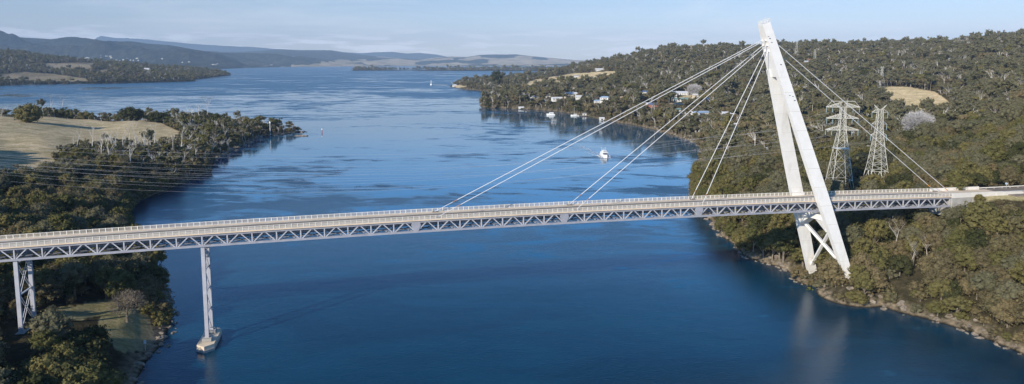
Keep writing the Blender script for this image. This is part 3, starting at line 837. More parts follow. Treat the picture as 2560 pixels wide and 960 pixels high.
    # piers
    for n, ground in ((0, 1.6), (-7, None)):
        t = n*M7; ztop = zb(t)
        if ground is None:
            X, Y = from_bridge(t, 5); ground = hz(X, Y)+.3
        zb0 = ground+1.0 if n == 0 else ground
        pr = empty('pier', (0, 0, 0)); pr.parent = root
        cols = (.8, 7.2) if n == 0 else (.8, 9.0)
        for w in cols: MB().box(t-.52, t+.52, w-.38, w+.38, zb0, ztop-.01).build('pier_column', 'truss_pale', pr)
        mb = MB(); k = 4 if n == 0 else 2; dz = (ztop-1-zb0-1)/k
        for i in range(k):
            za = zb0+1+i*dz; zc2 = za+dz
            for tt in (t-.25, t+.25):
                mb.bar((tt, cols[0]+.5, za), (tt, cols[1]-.5, zc2), .15); mb.bar((tt, cols[1]-.5, za), (tt, cols[0]+.5, zc2), .15)
            mb.bar((t, cols[0]+.5, zc2), (t, cols[1]-.5, zc2), .5, .3)
        mb.build('lattice_bracing', 'truss_pale', pr)
        if n == 0:
            fo = MB(); P = [(t-2.9, -3.4), (t+2.9, -3.4), (t+3.1, 11.2), (t, 13.4), (t-3.1, 11.2)]
            P = [(t, -4.4), (t+2.5, -2.4), (t+2.5, 9.9), (t, 11.8), (t-2.5, 9.9), (t-2.5, -2.4)]
            fo.prism(P, 'z', -4, .7).build('footing', 'concrete', pr)
            P2 = [(t+(a-t)*.96, 4.1+(b-4.1)*.965) for a, b in P]
            fo = MB().prism(P2, 'z', .71, 1.9).build('footing', 'deck_concrete', pr)
            m = MB()
            for w in cols: m.box(t-1.3, t+1.3, w-1.4, w+1.4, 2.01, 2.9)
            m.build('plinth', 'concrete', fo)
        else:
            MB().box(t-1.1, t+1.1, -.4, 10.2, ground-4, ground-.35).build('footing', 'concrete', pr)
    # right abutment and parapets
    ab = MB(); t0 = 266.6
    ab.prism([(t0, 26), (274, 28), (276, zd(270)-.5), (t0, zd(t0)-.5)], 'y', -.25, 10.25)
    ab.prism([(276.01, 31.5), (292, 32.8), (292, zd(276)-.35), (276.01, zd(276)-.5)], 'y', -.25, 10.25)
    ab.build('abutment', 'concrete', root)
    pa = MB()
    for w in (-.35, 10.1):
        pa.prism([(266.3, zd(266)-.7), (290, 33.6), (290, zd(276)+1.2), (266.3, zd(266)+1.15)], 'y', w, w+.25)
    pa.build('end_parapet', 'rail_paint', root)
    MB().prism([(266, zd(266)-.45), (292.5, zd(276)-.33), (292.5, zd(276)-.02), (266, zd(266)-.01)], 'y', -.05, 10.05).build('approach_slab', 'deck_concrete', root)
    # white box on the far footway by the back leg; orange inspection trolley under the deck
    t, w = leg(zd(208)+1, 1)
    MB().box(t-2.4, t+2.4, w-1.75, w-1.1, zd(208)+.02, zd(208)+1.0).build('leg_collar', 'tower_paint', root)
    return root

def build_road():
    z0 = zbot(276)+4.25
    def sheet(name, w0, w1, z, mat, t0=292.6, t1=420, h=.3):
        mb = MB(); n = 12; vs = []
        T = [t0+(t1-t0)*i/n for i in range(n+1)]
        for t in T:
            for w in (w0, w1): X, Y = from_bridge(t, w); vs += [(X, Y, z-h), (X, Y, z)]
        fs = []
        for i in range(n):
            a = 4*i; b = a+4
            fs += [(a+1, a+3, b+3, b+1), (a, b, b+2, a+2), (a, a+1, b+1, b), (a+2, b+2, b+3, a+3)]
        fs += [(0, 2, 3, 1), (4*n+1, 4*n+3, 4*n+2, 4*n)]
        mb.add(vs, fs); return mb.build(name, mat)
    tag(sheet('verge', -3.5, 14.5, z0-.10, 'rock_tan', h=2.2), kind='structure')
    tag(sheet('road', 1.2, 8.8, z0-.03, 'asphalt'), kind='structure')
    tag(sheet('road_marking', 4.9, 5.05, z0-.02, 'roof_white', h=.006), kind='structure')
    g = empty('guard_rail', (*from_bridge(290, 10.4), z0-.1), BPH)
    tag(g, 'low pale guard rail along the far edge of the road past the bridge end', 'guard rail')
    MB().box(0, 110, -.06, .06, .45, .8).build('rail_beam', 'rail_paint', g)
    m = MB()
    pst = MB().box(-.08, .08, .07, .2, -.3, .8).mesh('post', 'rail_paint')
    for k in range(28): o = obj('post', pst, g); o.location = (k*4, 0, 0)
    g2 = empty('barrier_wall', (*from_bridge(287.2, -.3), z0-.1), BPH)
    tag(g2, 'short white barrier wall on the near side of the road past the bridge end', 'barrier')
    MB().prism([(0, -.6), (13, -.6), (13, .75), (11.5, 1.0), (0, 1.1)], 'y', -.12, .12).build('wall_panel', 'rail_paint', g2)
    MB().box(0, 13, -.17, .17, 1.12, 1.2).build('coping', 'roof_white', g2).location.z = -.0
    X, Y = from_bridge(303, 9.6)
    s = empty('road_sign', (X, Y, z0-.1), BPH-1.4)
    tag(s, 'small pale blue road sign on a post beside the road at the right edge', 'sign')
    MB().box(-.05, .05, -.05, .05, 0, 2.6).build('post', 'steel_pale', s)
    MB().box(-.5, .5, -.09, -.06, 1.7, 2.4).build('sign_panel', 'sign_blue', s)

# ================================================================== pylons and lines
def lattice(mb, lv, legr=.14, br=.08, skip=0):
    cn = [(1, 1), (-1, 1), (-1, -1), (1, -1)]
    for i in range(len(lv)-1):
        (z0, a0), (z1, a1) = lv[i], lv[i+1]
        for j in range(4):
            c, d = cn[j], cn[(j+1) % 4]
            P = lambda q, a, z: (q[0]*a, q[1]*a, z)
            mb.bar(P(c, a0, z0), P(c, a1, z1), legr)
            if i >= skip:
                mb.bar(P(c, a0, z0), P(d, a1, z1), br); mb.bar(P(d, a0, z0), P(c, a1, z1), br)
            else:
                m = ((c[0]+d[0])/2*a1, (c[1]+d[1])/2*a1, z1)
                mb.bar(P(c, a0, z0), m, br*1.2); mb.bar(P(d, a0, z0), m, br*1.2)
            mb.bar(P(c, a1, z1), P(d, a1, z1), br)
def arm_truss(mb, z, hw, hh, dep, r=.10, levels=6):
    for s in (1, -1):
        for y in (-dep, dep):
            mb.bar((s*.8, y, z), (s*hw, y*.5, z), r*1.2); mb.bar((s*.6, y*.5, z+hh), (s*hw, y*.45, z+.15), r)
            for k in range(levels):
                f = k/levels; f2 = (k+.5)/levels
                x0 = s*(.8+(hw-.8)*f); x1 = s*(.8+(hw-.8)*f2); zt = z+hh*(1-f2)
                mb.bar((x0, y*(1-.5*f), z), (x1, y*.5, zt), r*.7); mb.bar((x1, y*.5, zt), (s*(.8+(hw-.8)*(f+1/levels)), y*(1-.5*f), z), r*.7)
        for k in range(levels+1):
            x = s*(.8+(hw-.8)*k/levels); mb.bar((x, -dep*(1-.5*k/levels), z), (x, dep*(1-.5*k/levels), z), r*.7)
def pylon_wide(loc, rz, label):
    p = empty('transmission_tower', loc, rz); tag(p, label, 'pylon')
    mb = MB(); lattice(mb, [(-1.5, 6.2), (9, 4.8), (17, 3.7), (24, 2.8)], .24, .11, 1); lattice(mb, [(24, 2.8), (28, 2.2), (32, 1.7), (36, 1.4), (40, 1.2), (44, 1.1)], .2, .11)
    mb.build('lattice_body', 'steel_pale', p)
    for z, hw in ((44, 8.0), (38.6, 7.6), (33.0, 7.9)):
        m = MB(); arm_truss(m, z, hw, 2.3, 1.5, .15, 6)
        a = m.build('crossarm', 'steel_pale', p)
        for s in (-1, 1):
            for x in (hw, hw*.62): MB().tube([(s*x, 0, z), (s*x, 0, z-2.6)], .13, 6).build('insulator', 'glass_insulator', a)
    m = MB(); m.bar((-5.6, 0, 46.8), (5.6, 0, 46.8), .25, .2); 
    for s in (-1, 1): m.bar((s*5.6, 0, 46.8), (s*8, 0, 44), .14); m.bar((s*2, 0, 44), (s*2, 0, 46.8), .14)
    m.build('top_beam', 'steel_pale', p)
    m = MB(); m.box(-3.3, 3.3, -3.3, 3.3, 24.0, 24.25); m.build('platform', 'steel_pale', p)
    return p
def pylon_slim(loc, rz, label, sc=1.0, group=None):
    p = empty('transmission_tower', loc, rz); p.scale = (sc,)*3; tag(p, label, 'pylon', group)
    mb = MB(); lattice(mb, [(-1.5, 6.0), (11, 4.0)], .30, .16, 1); lattice(mb, [(11, 4.0), (14.5, 3.5), (18, 3.05), (21, 2.65), (24, 2.3), (27, 1.95), (29.6, 1.65), (32, 1.4), (35, 1.3), (38, 1.2), (41, 1.1)], .2, .09)
    mb.build('lattice_body', 'steel_pale', p)
    for z, hw in ((39.8, 3.9), (34.0, 3.7), (28.6, 3.9)):
        m = MB()
        for s in (-1, 1):
            for y in (-1, 1): m.bar((s*1.1, y, z), (s*hw, 0, z), .16); m.bar((s*1.1, y, z+1.8), (s*hw, 0, z), .13)
        a = m.build('crossarm', 'steel_pale', p)
        for s in (-1, 1): MB().tube([(s*hw, 0, z), (s*hw, 0, z-2.8)], .13, 6).build('insulator', 'glass_insulator', a)
    for s in (-1, 1):
        m = MB(); m.bar((s*1.0, 0, 41), (s*3.1, 0, 43.4), .22); m.bar((s*.2, 0, 41), (s*3.1, 0, 43.4), .14); m.build('earth_wire_peak', 'steel_pale', p)
    return p
def power_line(p, q, low, label, r=.025, group='power lines slung across the river'):
    """a sagging conductor from p to q whose lowest point is at height low"""
    n = 60; P = []
    p = Vector(p); q = Vector(q); L = (q-p).length; zc = min(low, p.z-.5, q.z-.5)
    sp, sq = math.sqrt(p.z-zc), math.sqrt(q.z-zc); k0 = sp/(sp+sq)
    for i in range(n+1):
        k = i/n; z = zc+(p.z-zc)*((k0-k)/k0)**2 if k < k0 else zc+(q.z-zc)*((k-k0)/(1-k0))**2
        v = p.lerp(q, k); P.append((v.x, v.y, z))
    o = MB().tube(P, r, 4, cap=False).build('power_line', 'wire_metal'); tag(o, label, 'power line', group); return o

def build_power():
    g1 = at_Y(2097, 470, 345); z1 = hz(g1[0], 345); x1 = g1[0]
    x2 = at_Y(2189, 470, 352)[0]; z2 = hz(x2, 352)
    z1 = min(z1, 21); z2 = min(z2, 21)
    s1 = (at_Y(2097, 252, 345)[1]-z1)/47.0; s2 = (at_Y(2195, 262, 352)[1]-z2)/43.4
    rz = math.radians(-6)
    a = pylon_wide((x1, 345, z1), rz, 'wide three armed lattice pylon just right of the white bridge tower'); a.scale = (1, 1, s1)
    b = pylon_slim((x2, 352, z2), rz, 'slim pale lattice pylon beyond the bridge deck, right of the wide armed pylon'); b.scale = (1, 1, s2)
    CLEAR.extend([(x1, 345, 9), (x2, 352, 8), (x1-3, 333, 8), (x2-4, 340, 8)])
    XL = -400
    for (arms, x, z, s, Y) in (([(44, 8.0), (38.6, 7.6), (33, 7.9)], x1, z1, s1, 345), ([(39.8, 3.9), (34, 3.7), (28.6, 3.9)], x2, z2, s2, 352)):
        for i, (az, hw) in enumerate(arms):
            for sd in (-1, 1):
                zz = z+(az-2.7)*s
                far = 'farther' if Y > 350 else 'nearer'
                low = {345: (29, 24.5, 20.5), 352: (37, 31, 26.5)}[Y][i]+sd*.6
                power_line((XL+sd*hw*.4, Y-10+sd*4, zz+2), (x+sd*hw*.9, Y, zz), low,
                           'thin sagging %s wire above the water strung to the %s pylon' % (('top', 'middle', 'bottom')[i], ('slim' if Y > 350 else 'wide armed')))
    # far pylons up the hill
    for (px, pt, pb, lo, lab) in ((2203, 165, 219, 700, 'grey lattice pylon standing at the head of the grassy clearing'), (2036, 122, 163, 1100, 'small far pylon on the hillside beside the white roofs right of the tower'), (1991, 104, 139, 1400, 'smallest farthest pylon near the skyline just right of the tower')):
        X, Y, Z = ground_at(px, pb, lo)
        zt = at_Y(px, pt, Y)[1]
        o = pylon_slim((X, Y, Z), rz, lab, (zt-Z)/43.4, 'far pylons on the wooded hill'); CLEAR.append((X, Y, 12)); CLEAR.append((X*.99, Y*.985, 10))
    # wooden power poles
    for (px, pt, pb, Y, lab) in ((2494, 356, 388, 420, 'tall pale power pole with a transformer in the trees at right'),
                              (2285, 293, 318, 640, 'power pole with a crossarm above the bare grey tree'), (2257, 297, 318, 640, 'brown power pole left of the bare grey tree'),
                              (1610, 230, 243, 1100, 'wooden power pole beside the blue roofed house on the hill'), (1680, 239, 257, 1000, 'wooden power pole in front of the large white houses'),
                              (2145, 264, 277, 700, 'power pole above the trees right of the wide armed pylon'), (2032, 257, 277, 700, 'pale power pole left of the wide armed pylon')):
        X, zt = at_Y(px, pt, Y); zg = max(at_Y(px, pb, Y)[1], 1)
        zg = min(zg, hz(X, Y)+.5) ; zg = hz(X, Y) if zt-hz(X, Y) < 22 else zg
        p = empty('power_pole', (X, Y, zg), 0); tag(p, lab, 'power pole', 'power poles on the right bank')
        h = zt-zg; MB().tube([(0, 0, -1), (0, 0, h)], [.22+Y*.0002, .16+Y*.0001], 6).build('pole_shaft', 'pole_wood', p)
        MB().box(-1.2, 1.2, -.1, .1, h-1.2, h-.95).build('crossarm', 'pole_wood', p)
        if '2494' in str(px): MB().box(.2, .9, -.35, .35, h*.62, h*.62+1.1).build('transformer', 'steel_pale', p)
        CLEAR.append((X, Y, 4)); CLEAR.append((X*.985, Y*.98, 5))

# ================================================================== houses
def house(px, py, w, d, wall, roof, label, storeys=1, rz=0, lo=350, hip=False, chim=False, name='house', Y=None, hmul=1.0):
    if Y is None: X, Y, Z = ground_at(px, py, lo)
    else: X, _z = at_Y(px, py, Y); Z = hz(X, Y)
    h = 2.8*storeys*hmul+.4
    w *= 1.12; d *= 1.1
    o = empty(name, (X, Y, Z), rz); tag(o, label, 'house' if name == 'house' else name.replace('_', ' '))
    MB().box(-w/2, w/2, -d/2, d/2, -3, h).build('wall', wall, o)
    e = .55; rh = d*.24*hmul
    if hip:
        vs = [(-w/2-e, -d/2-e, h), (w/2+e, -d/2-e, h), (w/2+e, d/2+e, h), (-w/2-e, d/2+e, h), (-w/2+d*.45, 0, h+rh), (w/2-d*.45, 0, h+rh)]
        m = MB().add(vs, [(0, 3, 2, 1), (0, 1, 5, 4), (1, 2, 5), (2, 3, 4, 5), (3, 0, 4)])
    else:
        m = MB().prism([(-d/2-e, h+.02), (d/2+e, h+.02), (0, h+rh)], 'x', -w/2-e, w/2+e)
    rf = m.build('roof', roof, o)
    if chim: MB().box(w*.15, w*.15+.9, -.4, .5, h+rh*.3, h+rh+1.3).build('chimney', 'brick_wall', rf)
    nw = max(2, int(w/3.6))
    for s in range(storeys):
        for k in range(nw):
            x = -w/2+(k+.5)*w/nw
            nm = 'door' if (k == nw//2 and s == 0) else 'window'
            z0 = .15 if nm == 'door' else 1.0
            wd = .5 if nm == 'door' else .75
            f = MB().box(x-wd, x+wd, -d/2-.05, -d/2-.004, z0+2.8*s*hmul, 2.15*hmul+2.8*s*hmul).build(nm, 'window_dark', o)
    if storeys == 2: MB().box(-w/2, w/2, -d/2-2.2, -d/2-.06, 2.7, 2.9).build('verandah', 'roof_white', o)
    qx, qb = project(X, Y, Z); qt = project(X, Y, Z+h+rh)[1]; HOUSEPX.append((qx, qt, qb-1.5, w*.55/Y*F, Y))
    CLEAR.append((X, Y, max(w, d)*.62)); 
    for kk in (9,): CLEAR.append((X-kk*X/Y, Y-kk, max(w, d)*.5))
    return o

def build_houses():
    Hs = [
     (1426, 243, 20, 11, 'cream_wall', 'roof_white', 'largest pale terraced house above the moored yacht', 2, .1),
     (1392, 250, 16, 8, 'white_wall', 'roof_white', 'long low white house left of the large terraced house', 1, .3),
     (1447, 246, 10, 8, 'white_wall', 'roof_white', 'small white house just right of the large terraced house', 1, 0),
     (1470, 244, 12, 7, 'cream_wall', 'roof_tan', 'cream house with a tan roof uphill of the yacht jetty', 1, -.2),
     (1497, 258, 12, 8, 'white_wall', 'roof_skyblue', 'white house with a light blue roof in trees above the jetty', 1, .2),
     (1512, 253, 14, 8, 'white_wall', 'roof_skyblue', 'stepped light blue roofed house facing the river', 2, -.1),
     (1551, 250, 17, 9, 'brick_wall', 'roof_tan', 'brick house with a pinkish tan roof among the trees', 1, .15),
     (1562, 233, 10, 7, 'white_wall', 'roof_grey', 'little white house with a grey roof above the tan roofed house', 1, .3),
     (1601, 236, 15, 8, 'cream_wall', 'roof_white', 'cream house with a white roof and drive left of the blue grey roof', 1, .1),
     (1619, 235, 15, 9, 'white_wall', 'roof_blue', 'white house with a dull blue roof behind a power pole', 1, -.2),
     (1697, 237, 26, 10, 'white_wall', 'roof_white', 'longest white house with a broad white roof, topmost of the white cluster', 1, -.12),
     (1678, 244, 13, 9, 'white_wall', 'roof_grey', 'two storey white house with a grey roof at the left of the white cluster', 2, .1),
     (1706, 254, 22, 9, 'white_wall', 'roof_green', 'white house with a green roof and red brick chimney', 1, .05),
     (1744, 248, 12, 9, 'cream_wall', 'roof_white', 'cream house with a white roof between the stay cables', 2, .2),
     (1638, 267, 15, 10, 'brick_wall', 'roof_blue', 'red brick house with a dark blue roof above the shore', 1, .25),
     (1614, 265, 9, 6, 'cream_wall', 'roof_white', 'small pale cottage left of the red brick house', 1, 0),
     (1692, 268, 15, 10, 'timber_wall', 'roof_tan', 'brown timber house with a verandah above the turquoise roof', 1, .1),
     (1702, 280, 13, 7, 'white_wall', 'roof_green', 'low house with a turquoise roof beside a lawn', 1, .3),
     (1728, 289, 13, 8, 'white_wall', 'roof_white', 'white roofed house touching the bright blue roof', 1, -.1),
     (1755, 288, 17, 8, 'white_wall', 'roof_skyblue', 'bright blue roofed house lowest on the slope by the cables', 1, .2),
     (1776, 253, 11, 8, 'white_wall', 'roof_white', 'white house alone above the green hedge row', 1, -.3),
     (1846, 256, 13, 8, 'brick_wall', 'roof_white', 'pinkish house with a white roof behind the shortest stay cables', 1, .2),
     (1822, 291, 15, 9, 'brick_wall', 'roof_white', 'orange brick house with a white roof left of the shortest cables', 1, -.15),
     (1843, 318, 7, 4, 'white_wall', 'roof_white', 'small white shed on the drive near the shortest cables', 1, .2),
     (1912, 384, 8, 4, 'cream_wall', 'roof_white', 'cream shed half hidden in bush left of the tower leg', 1, .1),
     (2130, 342, 9, 6, 'brick_wall', 'roof_grey', 'brick house with a pale grey roof between the two big pylons', 1, .1),
     (2129, 366, 6, 6, 'cream_wall', 'roof_tan', 'cream gabled house below the grey roof between the pylons', 1, 1.3),
     (2158, 322, 13, 5, 'timber_wall', 'roof_tan', 'low tan roofed house between the pylons', 1, -.1),
     (2210, 366, 7, 5, 'white_wall', 'roof_grey', 'grey roofed shed right behind the slim pylon', 1, .4),
     (2018, 158, 16, 8, 'white_wall', 'roof_white', 'far white roofed house left of the small hillside pylon', 1, .1),
     (2028, 153, 12, 8, 'brick_wall', 'roof_rust', 'far rusty roofed house above the white roof on the hillside', 1, .1),
     (1498, 176, 22, 12, 'white_wall', 'roof_white', 'long white building at the top edge of the pale hillside field', 1, .1),
     (1440, 193, 14, 8, 'white_wall', 'roof_grey', 'grey roofed farmhouse at the lower end of the pale field', 1, -.2),
     (1348, 217, 11, 8, 'white_wall', 'roof_white', 'lone white cottage in forest below the pale field', 1, 0),
     (1303, 216, 14, 8, 'white_wall', 'roof_white', 'white cottage near the left end of the wooded point', 1, .3),
     (1310, 241, 13, 8, 'white_wall', 'roof_white', 'pale house in trees above the left shore of the point', 1, -.4),
     (1333, 246, 9, 7, 'white_wall', 'roof_white', 'small white gable house above the boathouse', 1, .5),
     (1371, 243, 10, 7, 'white_wall', 'roof_white', 'small white house up the slope from the moored motor boat', 1, .2),
     (2326, 366, 5, 4, 'cream_wall', 'roof_tan', 'small orange and cream hut in the bush right of the backstays', 1, .3),
     (1137, 215, 14, 9, 'white_wall', 'roof_white', 'white house at the tip of the point by the light tower', 1, .2),
     (366, 173, 30, 14, 'white_wall', 'roof_white', 'white farm shed on the far left shore beside a tiny paddock', 1, .1, 2000),
     (400, 176, 34, 14, 'white_wall', 'roof_tan', 'long tan farm shed right of the white shed on the far left shore', 1, 0, 2000),
     (208, 178, 16, 9, 'white_wall', 'roof_tan', 'farmhouse in trees above the far left fields', 1, .2, 2000),
    ]
    for h in Hs:
        house(*h[:7], storeys=h[7], rz=h[8], lo=h[9] if len(h) > 9 else 350, hip=(len(h[6]) % 3 == 0), chim=('chimney' in h[6]))
    # township specks on the hills across the water
    R = random.Random(4); spots = []
    for cx, cy, n, sx, sy in ((225, 147, 4, 14, 2), (265, 143, 6, 20, 3), (320, 149, 7, 30, 3), (290, 152, 3, 12, 2), (538, 163, 4, 8, 3), (408, 147, 1, 3, 1), (680, 163, 2, 8, 1), (1135, 160, 3, 12, 1), (1155, 158, 2, 6, 1), (465, 157, 2, 10, 2)):
        for k in range(n): spots.append((cx+R.uniform(-sx, sx), cy+R.uniform(-sy, sy)))
    for i, (px, py) in enumerate(spots):
        try: X, Y, Z = ground_at(px, py, 6500)
        except Exception: continue
        if Z < 1.5 or Y > 22000: continue
        o = empty('far_house', (X, Y, Z), R.uniform(-.5, .5))
        tag(o, 'tiny pale building of the township on the far hills' if px < 700 else 'tiny pale farm building below the distant pastures', 'house', 'township houses on the far hills' if px < 700 else 'distant farm buildings')
        w = R.uniform(14, 30); d = 12; h = 4.5
        MB().box(-w/2, w/2, -d/2, d/2, -6, h).build('wall', 'cream_wall', o)
        MB().prism([(-d/2-1, h+.05), (d/2+1, h+.05), (0, h+4)], 'x', -w/2-1, w/2+1).build('roof', 'roof_grey' if i % 3 else 'roof_skyblue', o)

# ================================================================== things on the water
def hull_mesh(L, B, D, mat, name='hull', parent=None):
    n = 9; vs = []; fs = []
    for i in range(n):
        k = i/(n-1); x = -L/2+L*k; b = B/2*(1 if k < .55 else math.sqrt(max(0, 1-((k-.55)/.45)**2))*.97+.03)*(.88+.12*min(1, k*4)); dz = D*(1+.45*k*k)
        vs += [(x, 0, -.5), (x, -b*.75, 0), (x, -b, dz), (x, b, dz), (x, b*.75, 0)]
    for i in range(n-1):
        a = 5*i
        for j in range(5): fs.append((a+j, a+5+j, a+5+(j+1) % 5, a+(j+1) % 5))
    fs += [(0, 1, 2, 3, 4), tuple(reversed(range(5*n-5, 5*n)))]
    return MB().add(vs, fs).build(name, mat, parent)
def build_boats():
    # cruiser under way towards the bridge
    X, Y = at_z(1511, 392, 0)
    c = empty('motor_cruiser', (X, Y, 0), math.radians(-80)); tag(c, 'white motor cruiser under way towards the bridge, throwing spray', 'boat')
    hull_mesh(15.5, 6.4, 1.9, 'boat_white', parent=c)
    cb = MB().prism([(-5.5, 1.9), (3.4, 1.9), (2.4, 4.4), (-5, 4.4)], 'y', -2.5, 2.5).build('cabin', 'boat_white', c)
    MB().prism([(2.75, 3.1), (3.1, 3.1), (2.72, 4.0), (2.4, 4.0)], 'y', -2.2, 2.2).build('window', 'boat_dark', cb)
    MB().prism([(3.5, 1.95), (5.2, 1.95), (5.0, 2.2), (3.5, 2.9)], 'y', -2.0, 2.0).build('dark_foredeck', 'boat_dark', c)
    fb = MB().prism([(-3.5, 4.42), (1.2, 4.42), (.4, 6.0), (-3.2, 6.0)], 'y', -1.7, 1.7).build('flybridge', 'boat_white', c)
    MB().box(.9, 1.06, -1.3, 1.3, 5.0, 5.6).build('window', 'boat_dark', fb)
    m = MB()
    for y in (-1.6, -.4, .5, 1.6): m.bar((-2.5, y, 6), (-2.8, y*1.3, 8.6 if abs(y) > 1 else 8), .12)
    m.build('antenna', 'boat_white', c)
    # wake: foam lying on the water
    W = MB(); R = random.Random(3); dx, dy = math.cos(math.radians(100)), math.sin(math.radians(100))
    rx, ry = dy, -dx
    def patch(s, o, r1, r2, z):
        cx, cy = X+dx*s+rx*o, Y+dy*s+ry*o; n = 7; vs = []
        for k in range(n):
            a = 2*math.pi*k/n; q = R.uniform(.65, 1.1); u, v = math.cos(a)*r1*q, math.sin(a)*r2*q
            vs.append((cx+dx*u+rx*v, cy+dy*u+ry*v, z))
        W.add(vs, [tuple(reversed(range(n)))])
    for i in range(60):
        k = R.random(); sgn = R.choice((-1, 1)); s = -8+k*44; patch(s, sgn*(2.6+k*5.5)+R.uniform(-.5, .5), R.uniform(1.0, 3.0)*(1.1-k*.6), R.uniform(.4, 1.1)*(1.1-.5*k), .03+i*.0006)
    for i in range(60):
        a = R.uniform(-1.7, 1.7)+math.pi; patch(math.cos(a)*8.6, math.sin(a)*4.8, R.uniform(.4, 1.3), R.uniform(.4, 1.2), .08+i*.0006)
    for i in range(130): patch(8+R.random()**1.3*75, R.uniform(-3.2, 3.2), R.uniform(.6, 2.6), R.uniform(.12, .5), .12+i*.0005)
    w = W.build('boat_wake', 'foam'); tag(w, 'white foam trailing behind the moving cruiser', 'wake', kind='stuff')
    S = MB(); 
    for i in range(70):
        k = R.random(); sg = R.choice((-1, 1)); s = -6+k*15; o = sg*(3.1+k*1.8+R.uniform(-.3, .5)); z = R.uniform(.1, 2.0)*(1-.6*k)
        cx, cy = X+dx*s+rx*o, Y+dy*s+ry*o; q = R.uniform(.12, .35)
        S.box(cx-q, cx+q, cy-q, cy+q, z, z+q)
    tag(S.build('boat_spray', 'foam'), 'droplets of white spray beside the moving cruiser', 'spray', kind='stuff')
    # moored motor boat
    X, Y = at_z(1377, 288, 0)
    c = empty('moored_boat', (X, Y, 0), math.radians(176)); tag(c, 'white cabin boat moored off the wooded shore', 'boat')
    hull_mesh(13.5, 4, 1.9, 'boat_white', parent=c)
    MB().prism([(-4.5, 1.9), (3.6, 2.0), (2.2, 4.6), (-4.2, 4.8)], 'y', -1.6, 1.6).build('cabin', 'boat_white', c)
    MB().box(-3.8, 2.0, -1.63, -1.605, 3.1, 3.9).build('window', 'boat_dark', c)
    MB().box(-3.8, 2.0, 1.605, 1.63, 3.1, 3.9).build('window', 'boat_dark', c)
    # yacht at the jetty
    X, Y = at_z(1437, 290, 0)
    c = empty('sailing_yacht', (X, Y, 0), math.radians(184)); tag(c, 'white yacht with a bare mast berthed at the small jetty', 'yacht')
    hull_mesh(13, 3.6, 1.5, 'boat_white', parent=c)
    MB().prism([(-3.5, 1.5), (2.8, 1.6), (2.0, 2.4), (-3.2, 2.5)], 'y', -1.1, 1.1).build('cabin', 'boat_white', c)
    MB().tube([(1.2, 0, 1.4), (1.2, 0, 13.5)], .16, 6).build('mast', 'boat_white', c)
    MB().bar((1.2, 0, 3.3), (-4, 0, 3.4), .3).build('boom', 'boat_white', c)
    # jetty with a little boathouse
    X, Y = at_z(1455, 291, 0)
    j = empty('jetty', (X, Y, 0), math.radians(4)); tag(j, 'timber jetty on piles beside the berthed yacht', 'jetty')
    MB().box(-9, 12, 0, 2.4, 1.3, 1.55).build('decking', 'pole_wood', j)
    for k in range(6): MB().box(-8+k*3.7, -7.6+k*3.7, .2, .6, -2, 1.29).build('pile', 'timber_wall', j)
    hs = empty('boat_shed', (X+4, Y+1.5, 1.56), .05); tag(hs, 'small white shed standing on the timber jetty', 'shed')
    MB().box(-2.8, 2.8, -1.2, 1.6, 0, 2.5).build('wall', 'white_wall', hs)
    MB().prism([(-1.6, 2.52), (2.0, 2.52), (.2, 3.8)], 'x', -3.2, 3.2).build('roof', 'roof_grey', hs)
    MB().box(-1.2, .4, -1.24, -1.205, .2, 2.0).build('door', 'window_dark', hs)
    # boathouses on the beach
    for px, py, w, lab in ((1304, 273, 11, 'white boathouse on the beach below the wooded slope'), (1392, 277, 6, 'little arched white boathouse near the moored boat'), (1505, 301, 7, 'white boathouse with a landing on the shore left of the cables')):
        X, Y = at_z(px, py, 0); 
        o = empty('boathouse', (X, Y+1.5, .3), .05); tag(o, lab, 'boathouse')
        MB().box(-w/2, w/2, -2, 3, -2, 2.6).build('wall', 'white_wall', o)
        MB().prism([(-2.4, 2.62), (3.4, 2.62), (.5, 4.3)], 'x', -w/2-.4, w/2+.4).build('roof', 'roof_white', o)
        MB().box(-1.3, 1.3, -2.05, -2.004, 0, 2.0).build('door', 'window_dark', o)
        CLEAR.append((X, Y+3, w*.8))
    X, Y = at_z(1315, 280, 0)
    o = empty('mooring_buoy', (X, Y, 0)); tag(o, 'tiny white mooring buoy off the white boathouse', 'buoy')
    iv, fi = ico(); MB().add([tuple(p*.8) for p in iv], fi).build('float', 'boat_white', o, True); MB().tube([(0, 0, .7), (0, 0, 1.4)], .1, 5).build('ring_post', 'boat_white', o)
    # light tower and its jetty
    X, Y = at_z(1078, 213, 0)
    o = empty('light_tower', (X, Y, 0)); tag(o, 'white light tower on a bell shaped base standing in the river', 'lighthouse')
    MB().tube([(0, 0, -2), (0, 0, 1.5), (0, 0, 3.5), (0, 0, 6)], [3.6, 3.6, 3.0, 1.2], 12).build('base', 'boat_white', o)
    MB().tube([(0, 0, 6), (0, 0, 17)], [1.15, 1.0], 10).build('column', 'boat_white', o)
    MB().tube([(0, 0, 17), (0, 0, 18.4)], [1.3, .9], 10).build('lantern', 'steel_pale', o)
    X2, Y2 = at_z(1118, 214, 0)
    j = empty('long_jetty', (X2, Y2, 0)); tag(j, 'long low jetty running from the point towards the light tower', 'jetty')
    MB().bar((0, 0, 1.5), (X+7-X2, Y-Y2, 1.5), 3.2, .5).build('decking', 'white_wall', j)
    for k in range(8): f = k/7; MB().box((X+7-X2)*f-.3, (X+7-X2)*f+.3, (Y-Y2)*f-.3, (Y-Y2)*f+.3, -2, 1.24).build('pile', 'pole_wood', j)
    # channel marker, rock reef, headland beacon
    X, Y = at_z(805, 332, 0)
    o = empty('channel_marker', (X, Y, 0)); tag(o, 'red channel marker pile with a white top standing in the water', 'marker')
    MB().tube([(0, 0, -2), (0, 0, 3.6)], [.55, .45], 8).build('pile', 'marker_red', o)
    MB().box(-.5, .5, -.5, .5, 3.6, 5.0).build('topmark', 'boat_white', o)
    X, Y = at_z(753, 340, 0)
    m = MB(); iv, fi = ico(); R = random.Random(8)
